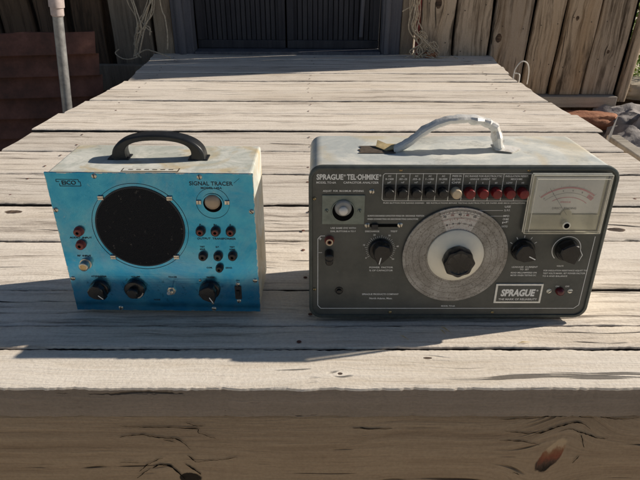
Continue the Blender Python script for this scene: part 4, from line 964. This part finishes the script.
# ------------- taped handle
P_ = [(.112, -.001), (.117, .002), (.128, .009), (.140, .018), (.155, .030), (.170, .038), (.186, .0425), (.205, .043), (.222, .040), (.234, .0355), (.2400, .030), (.2440, .018), (.2475, .006), (.2500, .001)]
path = smoothpath([(x, .070 + .002 * math.sin(x * 90), SH + z * .93) for x, z in P_], 3, .0006)
rad = []
for i, p in enumerate(path): rad.append(.0057 * (1 + .22 * mnoise.noise(Vector((i * .6, 2, 1))) + (.16 if i % 11 == 0 else 0)))
mb = MB().tube(path, rad, M['tape'], 12, flat=2.0)
hs = mb.build('handle', S_, smooth=30)
def flap(pts, mat, name, par, z=SH + .001, label=None):
    n = len(pts); bm = MB(); c = (sum(p[0] for p in pts) / n, sum(p[1] for p in pts) / n)
    vs = [(x, y, z + h) for x, y, h in pts] + [(c[0], c[1], z + .004)]
    bm.add(vs, [(i, (i + 1) % n, n) for i in range(n)], mat); bm.add([(x, y, zz - .0012) for x, y, zz in vs], [((i + 1) % n, i, n) for i in range(n)], mat)
    return bm.build(name, par, smooth=30, label=label)
flap([(.242, .058, .001), (.262, .052, 0), (.272, .062, .001), (.2785, .070, 0), (.268, .079, .001), (.250, .084, .002), (.240, .078, .003)], M['tape'], 'tape_end', hs)
flap([(.120, .060, .004), (.122, .078, .003), (.108, .084, .002), (.096, .080, .003), (.091, .088, .006), (.088, .074, .001), (.100, .060, 0)], M['tape_old'], 'torn_tape', hs, label='torn yellowed tape end')
for (fx, fz, dx, dz, dy) in ((.186, .0455, -.010, .003, -.002), (.206, .043, .007, -.007, -.006), (.231, .037, .009, .003, -.004), (.246, .014, .007, -.004, -.005), (.172, .041, .008, .003, .003), (.243, .026, -.006, -.006, -.006)):
    b = Vector((fx, .064, SH + fz * .93)); MB().add([b, b + Vector((.007, .0, .001)), b + Vector((.003 + dx * .5, dy * .5, dz * .55)), b + Vector((dx * .2, dy * .5, dz * .4))], [(0, 1, 2, 3)], M['tape_old' if dz > 0 else 'tape']).build('frayed_edge', hs)
tp2 = MB(); tp2.add([(x, y, SH + .0004 - .0006) for x, y in ((.063, .052), (.067, .060), (.064, .068), (.069, .0745), (.066, .084), (.110, .086), (.112, .052))], [(0, 6, 5, 4, 3, 2, 1)], M['residue_shadow']); tp2.build('glue_shadow_mark', S_)  # dark patch: handle shadow painted in together with old tape glue

# ------------------------------------------------------------------ light, world, camera
AZ, EL = R(12.6), R(29.7)
w = bpy.data.worlds.new('World'); scene.world = w; w.use_nodes = True
nt = w.node_tree; sky = nt.nodes.new('ShaderNodeTexSky'); sky.sky_type = 'NISHITA'; sky.sun_disc = False
sky.sun_elevation = EL; sky.sun_rotation = R(90) - AZ; sky.air_density = 1.0; sky.dust_density = .6
nt.links.new(sky.outputs[0], nt.nodes['Background'].inputs[0]); nt.nodes['Background'].inputs[1].default_value = .053
sl = bpy.data.lights.new('Sun', 'SUN'); sl.energy = 5.0; sl.angle = R(.53); sl.color = (1., .91, .78)
so = bpy.data.objects.new('Sun', sl); COL.objects.link(so)
d = Vector((math.cos(AZ) * math.cos(EL), math.sin(AZ) * math.cos(EL), math.sin(EL)))
so.rotation_euler = d.to_track_quat('Z', 'Y').to_euler()
cam = bpy.data.cameras.new('Camera'); co = bpy.data.objects.new('Camera', cam); COL.objects.link(co)
fw = Vector((.00528291, .88047486, -.4740634)); r2 = Vector((.99998499, -.00396148, .0037861)); u2 = Vector((-.00145557, .47407628, .88048257))
mt = Matrix((r2, u2, -fw)).transposed().to_4x4(); mt.translation = (0, 0, .4638); co.matrix_world = mt
cam.sensor_fit = 'HORIZONTAL'; cam.sensor_width = 36; cam.lens = 561.48 / 640 * 36; cam.clip_start = .02; cam.clip_end = 500
scene.camera = co
scene.view_settings.view_transform = 'Standard'; scene.view_settings.look = 'None'; scene.view_settings.exposure = 0; scene.view_settings.gamma = 1
